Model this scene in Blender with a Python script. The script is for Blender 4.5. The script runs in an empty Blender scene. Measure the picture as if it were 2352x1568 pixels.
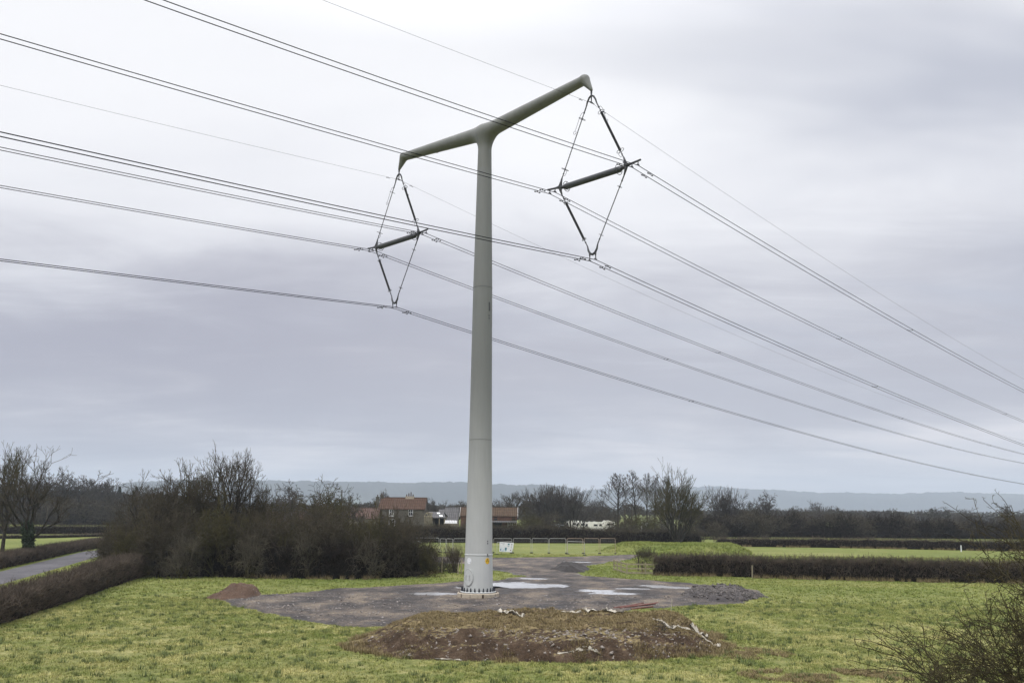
import bpy, math, random
import numpy as np
from mathutils import Vector, Matrix
rad = math.radians
scene = bpy.context.scene
COL = scene.collection
rng = np.random.default_rng(7)
random.seed(7)

# ------------------------------------------------------------------ camera model (2352 px wide reading of the photograph)
F = 2045.0; HC = 6.2; PITCH = math.atan(381 / F); ROLL = rad(0.5)
cp, sp, cr, sr = math.cos(PITCH), math.sin(PITCH), math.cos(ROLL), math.sin(ROLL)
def ray(x, y):
    u, w = x - 1176, 784 - y
    u, w = u * cr - w * sr, u * sr + w * cr
    return np.array([u, F * cp - w * sp, F * sp + w * cp]) / F
def G(x, y, z=0.0):                      # point of the level plane z seen at a pixel
    r = ray(x, y); t = (z - HC) / r[2]
    return np.array([0, 0, HC]) + r * t
def P(x, y, Y):                          # point at distance Y along the view
    r = ray(x, y)
    return np.array([0, 0, HC]) + r * (Y / r[1])
def XG(x, Y):                            # X on the ground at distance Y under pixel column x (near the horizon)
    return P(x, 1165 + F * HC / Y, Y)[0]

cam = bpy.data.cameras.new('camera'); co = bpy.data.objects.new('camera', cam); COL.objects.link(co)
cam.sensor_width = 36; cam.lens = 36 * F / 2352; cam.clip_start = 0.2; cam.clip_end = 30000
R_, U_, W_ = Vector((1, 0, 0)), Vector((0, -sp, cp)), Vector((0, cp, sp))
Xc = R_ * cr + U_ * sr; Yc = -R_ * sr + U_ * cr; Zc = -W_
m = Matrix((Xc, Yc, Zc)).transposed().to_4x4(); m.translation = (0, 0, HC)
co.matrix_world = m
scene.camera = co

# ------------------------------------------------------------------ materials
def srgb(*c): return tuple((v / 255 / 12.92 if v <= 10 else ((v / 255 + .055) / 1.055) ** 2.4) for v in c)
def new_mat(name, rough=.8, spec=.3, metal=0.0):
    mt = bpy.data.materials.new(name); mt.use_nodes = True
    nt = mt.node_tree; b = nt.nodes['Principled BSDF']
    b.inputs['Roughness'].default_value = rough
    b.inputs['Specular IOR Level'].default_value = spec
    b.inputs['Metallic'].default_value = metal
    return mt, nt, b
def noise_col(nt, stops, scale, detail=4, rough=.6, coord='Object', stretch=None, seed=0.0):
    tc = nt.nodes.new('ShaderNodeNewGeometry')
    mp = nt.nodes.new('ShaderNodeMapping'); nt.links.new(tc.outputs['Position'], mp.inputs[0])
    mp.inputs['Location'].default_value = (seed, seed * .7, seed * .3)
    if stretch: mp.inputs['Scale'].default_value = stretch
    n = nt.nodes.new('ShaderNodeTexNoise'); nt.links.new(mp.outputs[0], n.inputs['Vector'])
    n.inputs['Scale'].default_value = scale; n.inputs['Detail'].default_value = detail; n.inputs['Roughness'].default_value = rough
    rp = nt.nodes.new('ShaderNodeValToRGB'); nt.links.new(n.outputs['Fac'], rp.inputs[0])
    el = rp.color_ramp.elements
    while len(el) < len(stops): el.new(.5)
    for e, (p, c) in zip(el, stops): e.position = p; e.color = (*c, 1)
    return rp.outputs[0], n, mp
def mixc(nt, fac, a, b, mode='MIX'):
    mx = nt.nodes.new('ShaderNodeMix'); mx.data_type = 'RGBA'; mx.blend_type = mode
    for s, v in ((0, fac), (6, a), (7, b)):
        if isinstance(v, (int, float)): mx.inputs[s].default_value = v
        elif isinstance(v, tuple): mx.inputs[s].default_value = (*v, 1)
        else: nt.links.new(v, mx.inputs[s])
    return mx.outputs[2]
def bump(nt, b, height, strength=.4, dist=.05):
    bp = nt.nodes.new('ShaderNodeBump'); bp.inputs['Strength'].default_value = strength; bp.inputs['Distance'].default_value = dist
    nt.links.new(height, bp.inputs['Height']); nt.links.new(bp.outputs[0], b.inputs['Normal'])
def simple(name, c1, c2, scale=3, rough=.8, spec=.3, metal=0.0, bmp=0, seed=0.0, stretch=None):
    mt, nt, b = new_mat(name, rough, spec, metal)
    c, n, _ = noise_col(nt, [(.3, c1), (.7, c2)], scale, seed=seed, stretch=stretch)
    nt.links.new(c, b.inputs['Base Color'])
    if bmp: bump(nt, b, n.outputs['Fac'], bmp)
    return mt

def grass_mat(name, blade):
    mt, nt, b = new_mat(name, .9, .12)
    k = 1.45 if blade else 1.0
    g1 = tuple(v * k for v in (.116, .145, .040)); g2 = tuple(v * k for v in (.205, .213, .080)); g3 = tuple(v * k for v in (.37, .34, .165)); g0 = tuple(v * k for v in (.055, .078, .024))
    big, _, _ = noise_col(nt, [(.38, g1), (.50, g2), (.62, g3)], .16, 6, .7)
    mid, nm, _ = noise_col(nt, [(.32, g0), (.44, g1), (.53, g2), (.65, g3)], .75, 6, .75, seed=9)
    fine, nf, _ = noise_col(nt, [(.3, (.30, .36, .28)), (.68, (1.5, 1.42, 1.35))], 6, 6, .8, seed=3)
    c = mixc(nt, .6, big, mid); c = mixc(nt, .8, c, fine, 'MULTIPLY')
    # greener towards the hedges and the far fields, straw coloured in the open foreground
    tc = nt.nodes.new('ShaderNodeNewGeometry'); sx = nt.nodes.new('ShaderNodeSeparateXYZ'); nt.links.new(tc.outputs['Position'], sx.inputs[0])
    mr = nt.nodes.new('ShaderNodeMapRange'); nt.links.new(sx.outputs['Y'], mr.inputs[0])
    mr.inputs['From Min'].default_value = 48; mr.inputs['From Max'].default_value = 78
    fld, _, _ = noise_col(nt, [(.3, tuple(v * k for v in (.090, .128, .028))), (.5, tuple(v * k for v in (.14, .168, .044))), (.68, tuple(v * k for v in (.22, .22, .085)))], .05, 7, .7, seed=5, stretch=(1, 2.2, 1))
    fld = mixc(nt, .55, fld, fine, 'MULTIPLY')
    ml = nt.nodes.new('ShaderNodeMath'); ml.operation = 'MULTIPLY'; ml.inputs[1].default_value = .75; nt.links.new(mr.outputs[0], ml.inputs[0])
    c = mixc(nt, ml.outputs[0], c, fld)
    nt.links.new(c, b.inputs['Base Color'])
    if not blade: bump(nt, b, nf.outputs['Fac'], .8, .12)
    else:
        b.inputs['Subsurface Weight'].default_value = 0
    return mt
M = {}
M['grass'] = grass_mat('grass_ground', False); M['blade'] = grass_mat('grass_blade', True)
M['deadgrass'] = simple('dead_grass', (.15, .118, .060), (.27, .215, .12), 2.5, .9, .1)
M['twig'] = simple('twig_brown', (.028, .024, .017), (.098, .083, .058), 1.2, .9, .1)
M['twig_red'] = simple('twig_reddish', (.034, .028, .022), (.145, .115, .090), 1.5, .9, .1)
M['twig_olive'] = simple('twig_olive', (.030, .028, .014), (.095, .083, .038), 1.5, .9, .1)
M['twig_grey'] = simple('twig_grey', (.042, .038, .035), (.105, .095, .085), .8, .9, .1)
M['twig_dark'] = simple('twig_dark', (.012, .010, .008), (.045, .036, .028), 1.5, .95, .05)
M['tussock'] = simple('tussock_green', (.065, .095, .034), (.18, .205, .085), 3, .9, .1)
M['bush_twig'] = simple('bush_twig', (.016, .014, .010), (.085, .072, .038), 3, .9, .1)
M['twig_pale'] = simple('twig_pale', (.055, .048, .034), (.135, .12, .09), 1.2, .9, .1)
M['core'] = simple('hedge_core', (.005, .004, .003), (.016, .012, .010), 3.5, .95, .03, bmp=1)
M['bark'] = simple('bark', (.020, .018, .015), (.055, .048, .038), 5, .9, .1, bmp=.6)
M['bark_moss'] = simple('bark_moss', (.030, .028, .016), (.10, .088, .038), 5, .9, .1, bmp=.6)
M['ivy'] = simple('ivy_leaf', (.010, .020, .008), (.035, .055, .020), 4, .6, .3)
M['needle'] = simple('needle_green', (.010, .022, .012), (.028, .048, .026), 2, .8, .2)
M['berry'] = simple('lichen_bud', (.10, .09, .02), (.22, .18, .05), 9, .8, .2)

# painted steel of the pylon: pale grey with faint streaks, a darker grey on the crossarm
def steel(name, c1, c2, streak, top=None):
    mt, nt, b = new_mat(name, .5, .35)
    c, n, _ = noise_col(nt, [(.3, c1), (.7, c2)], .8, 6, .6, stretch=(1.5, 1.5, .25))
    f, _, _ = noise_col(nt, [(.35, (1 - streak,) * 3), (.65, (1, 1, 1))], 5, 5, .6, stretch=(1, 1, .12), seed=4)
    if top:   # light-to-dark shading up the pole, painted into the base colour
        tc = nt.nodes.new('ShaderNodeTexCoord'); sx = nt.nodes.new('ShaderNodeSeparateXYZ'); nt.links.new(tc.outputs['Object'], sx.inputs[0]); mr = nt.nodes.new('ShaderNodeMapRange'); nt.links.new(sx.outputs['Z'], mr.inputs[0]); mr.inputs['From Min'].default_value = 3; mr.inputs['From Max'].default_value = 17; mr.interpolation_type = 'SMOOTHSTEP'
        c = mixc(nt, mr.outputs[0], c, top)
    nt.links.new(mixc(nt, 1.0, c, f, 'MULTIPLY'), b.inputs['Base Color'])
    return mt
M['steel_base'] = steel('steel_base', (.44, .455, .455), (.48, .495, .49), .05)
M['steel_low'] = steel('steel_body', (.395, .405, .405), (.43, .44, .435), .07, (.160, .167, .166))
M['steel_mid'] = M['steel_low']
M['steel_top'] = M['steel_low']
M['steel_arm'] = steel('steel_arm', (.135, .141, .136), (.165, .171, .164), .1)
M['flange'] = simple('flange_paint', (.50, .52, .52), (.56, .58, .58), 3, .5)
M['cap'] = simple('black_cap', (.008, .009, .016), (.014, .015, .025), 8, .4, .4)
M['concrete'] = simple('concrete', (.30, .255, .20), (.44, .39, .32), 3.5, .9, .2, bmp=.5, seed=3)
M['rust'] = simple('dark_stain', (.035, .025, .018), (.07, .05, .035), 8, .9)
M['white'] = simple('white_plate', (.62, .63, .66), (.70, .71, .74), 3, .5)
M['yellow'] = simple('yellow_plate', (.62, .38, .02), (.68, .43, .03), 3, .5)
M['black'] = simple('black_print', (.012, .012, .012), (.02, .02, .02), 3, .6)
M['blue'] = simple('blue_print', (.045, .14, .21), (.07, .20, .28), 14, .6)
M['teal'] = simple('teal_print', (.03, .13, .17), (.06, .18, .22), 14, .6)
M['paleblue'] = simple('pale_blue_print', (.26, .40, .52), (.38, .52, .62), 25, .6)
M['greyprint'] = simple('grey_print', (.25, .27, .31), (.35, .37, .41), 25, .6)
M['brownprint'] = simple('brown_print', (.07, .05, .04), (.13, .09, .07), 25, .6)
M['cast'] = simple('cast_grey', (.040, .042, .048), (.07, .072, .08), 4, .6, .3, metal=.2)
M['postins'] = simple('post_insulator', (.042, .046, .054), (.065, .069, .078), 4, .45, .4)
M['ins'] = simple('insulator_black', (.006, .006, .010), (.012, .012, .020), 6, .45, .4)
M['wire'] = simple('wire_dark', (.003, .003, .006), (.006, .006, .012), 6, .8, .05)
M['wire_mid'] = simple('wire_weathered', (.02, .02, .025), (.04, .04, .05), 6, .7, .1)
M['galv'] = simple('galvanised', (.30, .30, .30), (.46, .46, .45), 3, .5, .5, metal=.2)
M['galv_warm'] = simple('galvanised_rusty', (.30, .22, .17), (.42, .33, .26), 3, .6, .4)
M['wood'] = simple('weathered_wood', (.20, .175, .12), (.34, .30, .21), 6, .9, .1, bmp=.4, stretch=(1, 1, .3))
M['wood_dark'] = simple('dark_wood', (.055, .045, .032), (.10, .085, .065), 6, .9, .1, bmp=.4)
M['plastic'] = simple('sheeting', (.26, .235, .19), (.50, .465, .40), 5, .7, .3, bmp=.5)
M['pipe'] = simple('rusty_pipe', (.10, .045, .038), (.20, .095, .085), 5, .8, .2)
M['skylight'] = simple('skylight', (.62, .66, .66), (.75, .78, .78), 3, .4)
M['glass'] = simple('dark_glass', (.012, .014, .018), (.03, .034, .04), 3, .1, .6)
M['frame'] = simple('white_frame', (.60, .60, .62), (.70, .70, .72), 3, .6)
M['caravan'] = simple('caravan_white', (.74, .73, .69), (.80, .79, .74), 2, .4)
M['caravan_grey'] = simple('caravan_grey', (.24, .26, .29), (.33, .36, .40), 2, .5)
M['render'] = simple('grey_render', (.065, .060, .050), (.11, .10, .084), 1.6, .9, .1, bmp=.4)
M['stone'] = simple('stone_wall', (.10, .09, .07), (.19, .17, .13), 2.5, .9, .1, bmp=.5)
M['void'] = simple('barn_interior', (.006, .006, .008), (.012, .012, .015), 3, .9)

def tiles(name, c1, c2, rows=3.2, cols=4.2):
    mt, nt, b = new_mat(name, .85, .15)
    c, n, _ = noise_col(nt, [(.25, c1), (.75, c2)], 1.6, 6, .7)
    wv = nt.nodes.new('ShaderNodeTexWave'); wv.bands_direction = 'X'; wv.inputs['Scale'].default_value = cols / 3.14 / 2
    wz = nt.nodes.new('ShaderNodeTexWave'); wz.bands_direction = 'Z'; wz.inputs['Scale'].default_value = rows / 3.14 / 2; wz.wave_profile = 'SAW'
    tc = nt.nodes.new('ShaderNodeTexCoord')
    for w in (wv, wz): nt.links.new(tc.outputs['Object'], w.inputs['Vector']); w.inputs['Distortion'].default_value = .15
    mul = nt.nodes.new('ShaderNodeMath'); mul.operation = 'ADD'; nt.links.new(wv.outputs['Fac'], mul.inputs[0]); nt.links.new(wz.outputs['Fac'], mul.inputs[1])
    rp = nt.nodes.new('ShaderNodeMapRange'); nt.links.new(mul.outputs[0], rp.inputs[0]); rp.inputs['From Max'].default_value = 2; rp.inputs['To Min'].default_value = .62; rp.inputs['To Max'].default_value = 1.2
    cc = nt.nodes.new('ShaderNodeCombineColor'); 
    for i in range(3): nt.links.new(rp.outputs[0], cc.inputs[i])
    nt.links.new(mixc(nt, 1.0, c, cc.outputs[0], 'MULTIPLY'), b.inputs['Base Color'])
    bump(nt, b, mul.outputs[0], .7, .1)
    return mt
M['tile_red'] = tiles('clay_pantiles', (.052, .030, .021), (.10, .060, .042))
M['tile_brown'] = tiles('clay_tiles_brown', (.052, .035, .024), (.10, .066, .042))
M['tile_dull'] = tiles('old_pantiles', (.07, .045, .038), (.14, .09, .078))
M['slate'] = tiles('slate_roof', (.075, .075, .080), (.135, .13, .13))
def brick(name):
    mt, nt, b = new_mat(name, .9, .1)
    bt = nt.nodes.new('ShaderNodeTexBrick'); tc = nt.nodes.new('ShaderNodeTexCoord'); mp = nt.nodes.new('ShaderNodeMapping')
    mp.inputs['Rotation'].default_value = (rad(90), 0, 0); nt.links.new(tc.outputs['Object'], mp.inputs[0]); nt.links.new(mp.outputs[0], bt.inputs['Vector'])
    bt.inputs['Scale'].default_value = 4.5; bt.inputs['Color1'].default_value = (.115, .055, .038, 1); bt.inputs['Color2'].default_value = (.085, .042, .030, 1); bt.inputs['Mortar'].default_value = (.16, .12, .09, 1)
    c, n, _ = noise_col(nt, [(.3, (.7, .7, .7)), (.7, (1.1, 1.1, 1.1))], .8)
    nt.links.new(mixc(nt, 1.0, bt.outputs['Color'], c, 'MULTIPLY'), b.inputs['Base Color']); return mt
M['brick'] = brick('red_brick')

# gravel yard, soil
def ground_mat(name, stops, stops2, rough=.85, big=.35, fine=14, b_s=.9, b_d=.05, spec=.3):
    mt, nt, b = new_mat(name, rough, spec)
    c, n, _ = noise_col(nt, stops, big, 8, .68, stretch=(1, .6, 1))
    c2, n2, _ = noise_col(nt, stops2, fine, 5, .75, seed=2)
    nt.links.new(mixc(nt, 1.0, c, c2, 'MULTIPLY'), b.inputs['Base Color'])
    bump(nt, b, n2.outputs['Fac'], b_s, b_d)
    return mt
M['yard'] = ground_mat('gravel', [(.37, (.036, .031, .031)), (.46, (.068, .058, .055)), (.53, (.115, .094, .080)), (.62, (.21, .17, .13))], [(.3, (.5, .5, .5)), (.5, (.9, .9, .9)), (.64, (2.1, 2.1, 2.05))], .75, b_s=1, b_d=.12)
nt = M['yard'].node_tree; b = nt.nodes['Principled BSDF']; src = b.inputs['Base Color'].links[0].from_socket; tc = nt.nodes.new('ShaderNodeTexCoord'); sx = nt.nodes.new('ShaderNodeSeparateXYZ'); nt.links.new(tc.outputs['Object'], sx.inputs[0]); mr = nt.nodes.new('ShaderNodeMapRange'); nt.links.new(sx.outputs['Z'], mr.inputs[0]); mr.inputs['From Min'].default_value = .045; mr.inputs['From Max'].default_value = .085
nt.links.new(mixc(nt, mr.outputs[0], mixc(nt, 1.0, src, (.48, .45, .43), 'MULTIPLY'), src), b.inputs['Base Color']); mr2 = nt.nodes.new('ShaderNodeMapRange'); nt.links.new(mr.outputs[0], mr2.inputs[0]); mr2.inputs['To Min'].default_value = .3; mr2.inputs['To Max'].default_value = .8; nt.links.new(mr2.outputs[0], b.inputs['Roughness'])   # hollows stay wet
M['asphalt'] = ground_mat('asphalt', [(.38, (.065, .062, .070)), (.62, (.115, .110, .120))], [(.3, (.85, .85, .85)), (.7, (1.1, 1.1, 1.1))], .8)
M['mud'] = ground_mat('dark_mud', [(.3, (.010, .008, .008)), (.7, (.035, .028, .026))], [(.3, (.6, .6, .6)), (.7, (1.4, 1.4, 1.4))], .6)
M['rubble'] = ground_mat('rubble', [(.3, (.035, .032, .035)), (.7, (.10, .088, .085))], [(.3, (.6, .6, .6)), (.7, (1.5, 1.5, 1.5))], .8)
M['soil'] = ground_mat('red_soil', [(.3, (.055, .034, .024)), (.7, (.13, .08, .055))], [(.3, (.55, .55, .55)), (.7, (1.5, 1.5, 1.5))], .9, b_d=.1)
M['pebble'] = simple('pale_stones', (.10, .085, .072), (.36, .32, .29), 12, .85, .2)
M['chunk'] = simple('dark_chunks', (.045, .04, .04), (.36, .33, .31), 7, .85, .2)
M['chunk_dark'] = simple('asphalt_chunks', (.025, .022, .023), (.20, .18, .17), 9, .85, .2)
def mound_mat():
    mt, nt, b = new_mat('mound_earth', .9, .15)
    soil, ns, _ = noise_col(nt, [(.3, (.027, .018, .012)), (.5, (.062, .041, .027)), (.72, (.12, .084, .057))], 1.6, 8, .7, seed=1)
    top, ntp, _ = noise_col(nt, [(.30, (.075, .085, .028)), (.45, (.17, .14, .065)), (.62, (.25, .195, .10)), (.75, (.15, .085, .05))], .9, 8, .7, seed=6)
    fine, nf, _ = noise_col(nt, [(.3, (.55, .55, .55)), (.7, (1.4, 1.4, 1.4))], 11, 4, .7)
    g = nt.nodes.new('ShaderNodeNewGeometry'); sx = nt.nodes.new('ShaderNodeSeparateXYZ'); nt.links.new(g.outputs['True Normal'], sx.inputs[0])
    ad = nt.nodes.new('ShaderNodeMath'); ad.operation = 'MULTIPLY_ADD'; nt.links.new(ntp.outputs['Fac'], ad.inputs[0]); ad.inputs[1].default_value = .35; nt.links.new(sx.outputs['Z'], ad.inputs[2])
    mr = nt.nodes.new('ShaderNodeMapRange'); nt.links.new(ad.outputs[0], mr.inputs[0]); mr.inputs['From Min'].default_value = 1.05; mr.inputs['From Max'].default_value = 1.16
    c = mixc(nt, mr.outputs[0], soil, top)
    nt.links.new(mixc(nt, .8, c, fine, 'MULTIPLY'), b.inputs['Base Color'])
    bump(nt, b, nf.outputs['Fac'], .9, .1)
    return mt
M['mound'] = mound_mat()
mt, nt, b = new_mat('puddle_water', .16, 1.0); b.inputs['Base Color'].default_value = (.42, .42, .43, 1); b.inputs['IOR'].default_value = 2.0
M['water'] = mt
mt, nt, b = new_mat('muddy_water', .1, .4); b.inputs['Base Color'].default_value = (.07, .03, .018, 1); M['mudwater'] = mt
def hill_mat():
    mt, nt, b = new_mat('wooded_hill', .95, .05)
    c, n, _ = noise_col(nt, [(.35, (.025, .030, .026)), (.6, (.045, .048, .038)), (.72, (.09, .11, .05))], .0022, 6, .6, stretch=(1, 1, 1.5))
    nt.links.new(c, b.inputs['Base Color']); return mt
M['hill'] = hill_mat()
M['farwood'] = simple('far_wood', (.035, .033, .030), (.065, .060, .052), .03, .95, .05)

# ------------------------------------------------------------------ mesh helpers
def prop(o, label=None, cat=None, group=None, kind=None):
    if label: o['label'] = label
    if cat: o['category'] = cat
    if group: o['group'] = group
    if kind: o['kind'] = kind
    return o
def np_mesh(name, V, Fc, smooth=False, mats=()):
    me = bpy.data.meshes.new(name); V = np.asarray(V, dtype=np.float32); Fc = np.asarray(Fc, dtype=np.int32)
    me.vertices.add(len(V)); me.vertices.foreach_set('co', V.ravel())
    n, k = Fc.shape
    me.loops.add(n * k); me.loops.foreach_set('vertex_index', Fc.ravel())
    me.polygons.add(n); me.polygons.foreach_set('loop_start', np.arange(0, n * k, k, dtype=np.int32)); me.polygons.foreach_set('loop_total', np.full(n, k, dtype=np.int32))
    if smooth: me.polygons.foreach_set('use_smooth', np.ones(n, dtype=bool))
    for mm in mats: me.materials.append(mm)
    me.update(calc_edges=True); me.validate(); return me
def link(name, me, parent=None, loc=None):
    o = bpy.data.objects.new(name, me); COL.objects.link(o)
    if parent is not None: o.parent = parent
    if loc is not None: o.location = loc
    return o
def empty(name, loc, label, cat, group=None):
    o = bpy.data.objects.new(name, None); COL.objects.link(o); o.location = tuple(float(v) for v in loc); o.empty_display_size = .3
    return prop(o, label, cat, group)
class MB:
    def __init__(s): s.v = []; s.f = []
    def add(s, V, Fs):
        o = len(s.v); s.v += [tuple(float(c) for c in v) for v in V]; s.f += [tuple(i + o for i in f) for f in Fs]; return s
    def box(s, c, d, rz=0.0, ax=None):
        c = np.asarray(c, float)
        if ax is None: X = np.array([math.cos(rz), math.sin(rz), 0]); Y = np.array([-math.sin(rz), math.cos(rz), 0]); Z = np.array([0, 0, 1.])
        else: X, Y, Z = [np.asarray(a, float) for a in ax]
        V = [c + X * d[0] / 2 * i + Y * d[1] / 2 * j + Z * d[2] / 2 * k for i in (-1, 1) for j in (-1, 1) for k in (-1, 1)]
        return s.add(V, [(0, 1, 3, 2), (4, 6, 7, 5), (0, 4, 5, 1), (2, 3, 7, 6), (0, 2, 6, 4), (1, 5, 7, 3)])
    def tube(s, pts, rs, n=8, caps=True, closed=False):
        pts = [np.asarray(p, float) for p in pts]; N = len(pts)
        if not hasattr(rs, '__len__'): rs = [rs] * N
        V = []; pu = None
        for i, p in enumerate(pts):
            if closed: t = pts[(i + 1) % N] - pts[i - 1]
            else: t = pts[min(i + 1, N - 1)] - pts[max(i - 1, 0)]
            t = t / (np.linalg.norm(t) + 1e-12)
            if pu is None: pu = np.array([0, 0, 1.]) if abs(t[2]) < .9 else np.array([1., 0, 0])
            u = pu - t * np.dot(pu, t); u /= np.linalg.norm(u); w = np.cross(t, u); pu = u
            for k in range(n):
                a = 2 * math.pi * k / n; V.append(p + rs[i] * (u * math.cos(a) + w * math.sin(a)))
        Fs = []
        for i in range(N if closed else N - 1):
            j = (i + 1) % N
            for k in range(n): Fs.append((i * n + k, i * n + (k + 1) % n, j * n + (k + 1) % n, j * n + k))
        if caps and not closed: Fs += [tuple(range(n))[::-1], tuple((N - 1) * n + k for k in range(n))]
        return s.add(V, Fs)
    def lathe(s, c, axis, prof, n=16, caps=True):   # prof: (t, r) along axis
        c = np.asarray(c, float); t = np.asarray(axis, float); t /= np.linalg.norm(t)
        u = np.array([0, 0, 1.]) if abs(t[2]) < .9 else np.array([1., 0, 0]); u = u - t * np.dot(u, t); u /= np.linalg.norm(u); w = np.cross(t, u)
        V = [c + t * a + r * (u * math.cos(2 * math.pi * k / n) + w * math.sin(2 * math.pi * k / n)) for a, r in prof for k in range(n)]
        Fs = [(i * n + k, i * n + (k + 1) % n, (i + 1) * n + (k + 1) % n, (i + 1) * n + k) for i in range(len(prof) - 1) for k in range(n)]
        if caps: Fs += [tuple(range(n))[::-1], tuple((len(prof) - 1) * n + k for k in range(n))]
        return s.add(V, Fs)
    def torus(s, c, axis, R, r, n=20, k=6, a0=0, a1=2 * math.pi):
        c = np.asarray(c, float); t = np.asarray(axis, float); t /= np.linalg.norm(t)
        u = np.array([0, 0, 1.]) if abs(t[2]) < .9 else np.array([1., 0, 0]); u = u - t * np.dot(u, t); u /= np.linalg.norm(u); w = np.cross(t, u)
        full = abs(a1 - a0 - 2 * math.pi) < 1e-6
        pts = [c + R * (u * math.cos(a) + w * math.sin(a)) for a in np.linspace(a0, a1, n + (0 if full else 1), endpoint=not full)]
        return s.tube(pts, r, k, closed=full)
    def sphere(s, c, r, n=8, sc=(1, 1, 1)):
        c = np.asarray(c, float); V = []; rings = n // 2
        for i in range(rings + 1):
            a = math.pi * i / rings
            for k in range(n):
                p = 2 * math.pi * k / n
                V.append(c + r * np.array([math.sin(a + 1e-3) * math.cos(p) * sc[0], math.sin(a + 1e-3) * math.sin(p) * sc[1], math.cos(a) * sc[2]]))
        return s.add(V, [(i * n + k, (i + 1) * n + k, (i + 1) * n + (k + 1) % n, i * n + (k + 1) % n) for i in range(rings) for k in range(n)])
    def build(s, name, mat, parent=None, smooth=False, off=None, label=None):
        V = np.array(s.v, float)
        if off is not None: V = V - np.asarray(off, float)
        me = bpy.data.meshes.new(name); me.from_pydata(V.tolist(), [], s.f); me.materials.append(mat)
        if smooth:
            me.polygons.foreach_set('use_smooth', [len(p.vertices) <= 4 for p in me.polygons])
            
        me.update(); o = link(name, me, parent)
        if label: o['label'] = label
        return o

# ------------------------------------------------------------------ numpy noise, polygons
def vnoise(x, y, seed=0):
    xi = np.floor(x).astype(np.int64); yi = np.floor(y).astype(np.int64); fx = x - xi; fy = y - yi
    fx = fx * fx * (3 - 2 * fx); fy = fy * fy * (3 - 2 * fy)
    def h(a, b):
        n = (a * 374761393 + b * 668265263 + seed * 1442695041) & 0x7fffffff
        n = ((n ^ (n >> 13)) * 1274126177) & 0x7fffffff
        return ((n ^ (n >> 16)) & 0xffff) / 65535.0
    return (h(xi, yi) * (1 - fx) + h(xi + 1, yi) * fx) * (1 - fy) + (h(xi, yi + 1) * (1 - fx) + h(xi + 1, yi + 1) * fx) * fy
def fbm(x, y, octs=4, seed=0, gain=.5):
    s = 0; a = 1; t = 0
    for i in range(octs): s = s + a * vnoise(x * 2 ** i + 17.3 * i, y * 2 ** i - 9.1 * i, seed + i); t += a; a *= gain
    return s / t - .5
def sdf(poly, X, Y):                       # positive inside
    poly = np.asarray(poly)[:, :2]; d2 = np.full(X.shape, 1e18); ins = np.zeros(X.shape, bool)
    for i in range(len(poly)):
        a = poly[i - 1]; b = poly[i]; e = b - a
        px, py = X - a[0], Y - a[1]; t = np.clip((px * e[0] + py * e[1]) / (e @ e + 1e-12), 0, 1)
        d2 = np.minimum(d2, (px - e[0] * t) ** 2 + (py - e[1] * t) ** 2)
        c = ((a[1] > Y) != (b[1] > Y)) & (X < (b[0] - a[0]) * (Y - a[1]) / (b[1] - a[1] + 1e-12) + a[0]); ins ^= c
    return np.where(ins, 1, -1) * np.sqrt(d2)
def sstep(x, a, b): t = np.clip((x - a) / (b - a), 0, 1); return t * t * (3 - 2 * t)
def grid_mesh(name, xs, ys, Z, mat, keep=None, smooth=True, off=(0, 0, 0)):
    X, Y = np.meshgrid(xs, ys); V = np.stack([X - off[0], Y - off[1], Z - off[2]], -1).reshape(-1, 3)
    nx, ny = len(xs), len(ys); i = np.arange(nx * ny).reshape(ny, nx)
    Fq = np.stack([i[:-1, :-1], i[:-1, 1:], i[1:, 1:], i[1:, :-1]], -1).reshape(-1, 4)
    if keep is not None:
        k = keep.ravel(); Fq = Fq[k[Fq].any(1)]
        used = np.unique(Fq); mp = np.full(len(V), -1); mp[used] = np.arange(len(used)); V = V[used]; Fq = mp[Fq]
    return np_mesh(name, V, Fq, smooth, [mat])

# ------------------------------------------------------------------ segments -> prisms
def seg_mesh(name, S, mat, sides=3):
    P0, P1, r0, r1 = S; D = P1 - P0; L = np.linalg.norm(D, axis=1, keepdims=True) + 1e-9; D = D / L
    ref = np.where(np.abs(D[:, 2:3]) < .9, [[0, 0, 1.]], [[1., 0, 0]]); U = np.cross(D, ref); U /= np.linalg.norm(U, axis=1, keepdims=True); W = np.cross(D, U)
    n = len(P0); V = np.empty((n, 2 * sides, 3), np.float32)
    for k in range(sides):
        a = 2 * math.pi * k / sides; o = U * math.cos(a) + W * math.sin(a)
        V[:, k] = P0 + o * r0[:, None]; V[:, sides + k] = P1 + o * r1[:, None]
    base = (np.arange(n) * 2 * sides)[:, None, None]
    f = np.array([[k, (k + 1) % sides, sides + (k + 1) % sides, sides + k] for k in range(sides)])[None]
    return np_mesh(name, V.reshape(-1, 3), (base + f).reshape(-1, 4), sides > 3, [mat])
def cat_seg(L): return tuple(np.concatenate([s[i] for s in L]) for i in range(4))
def unit(v): return v / (np.linalg.norm(v, axis=-1, keepdims=True) + 1e-9)
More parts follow.
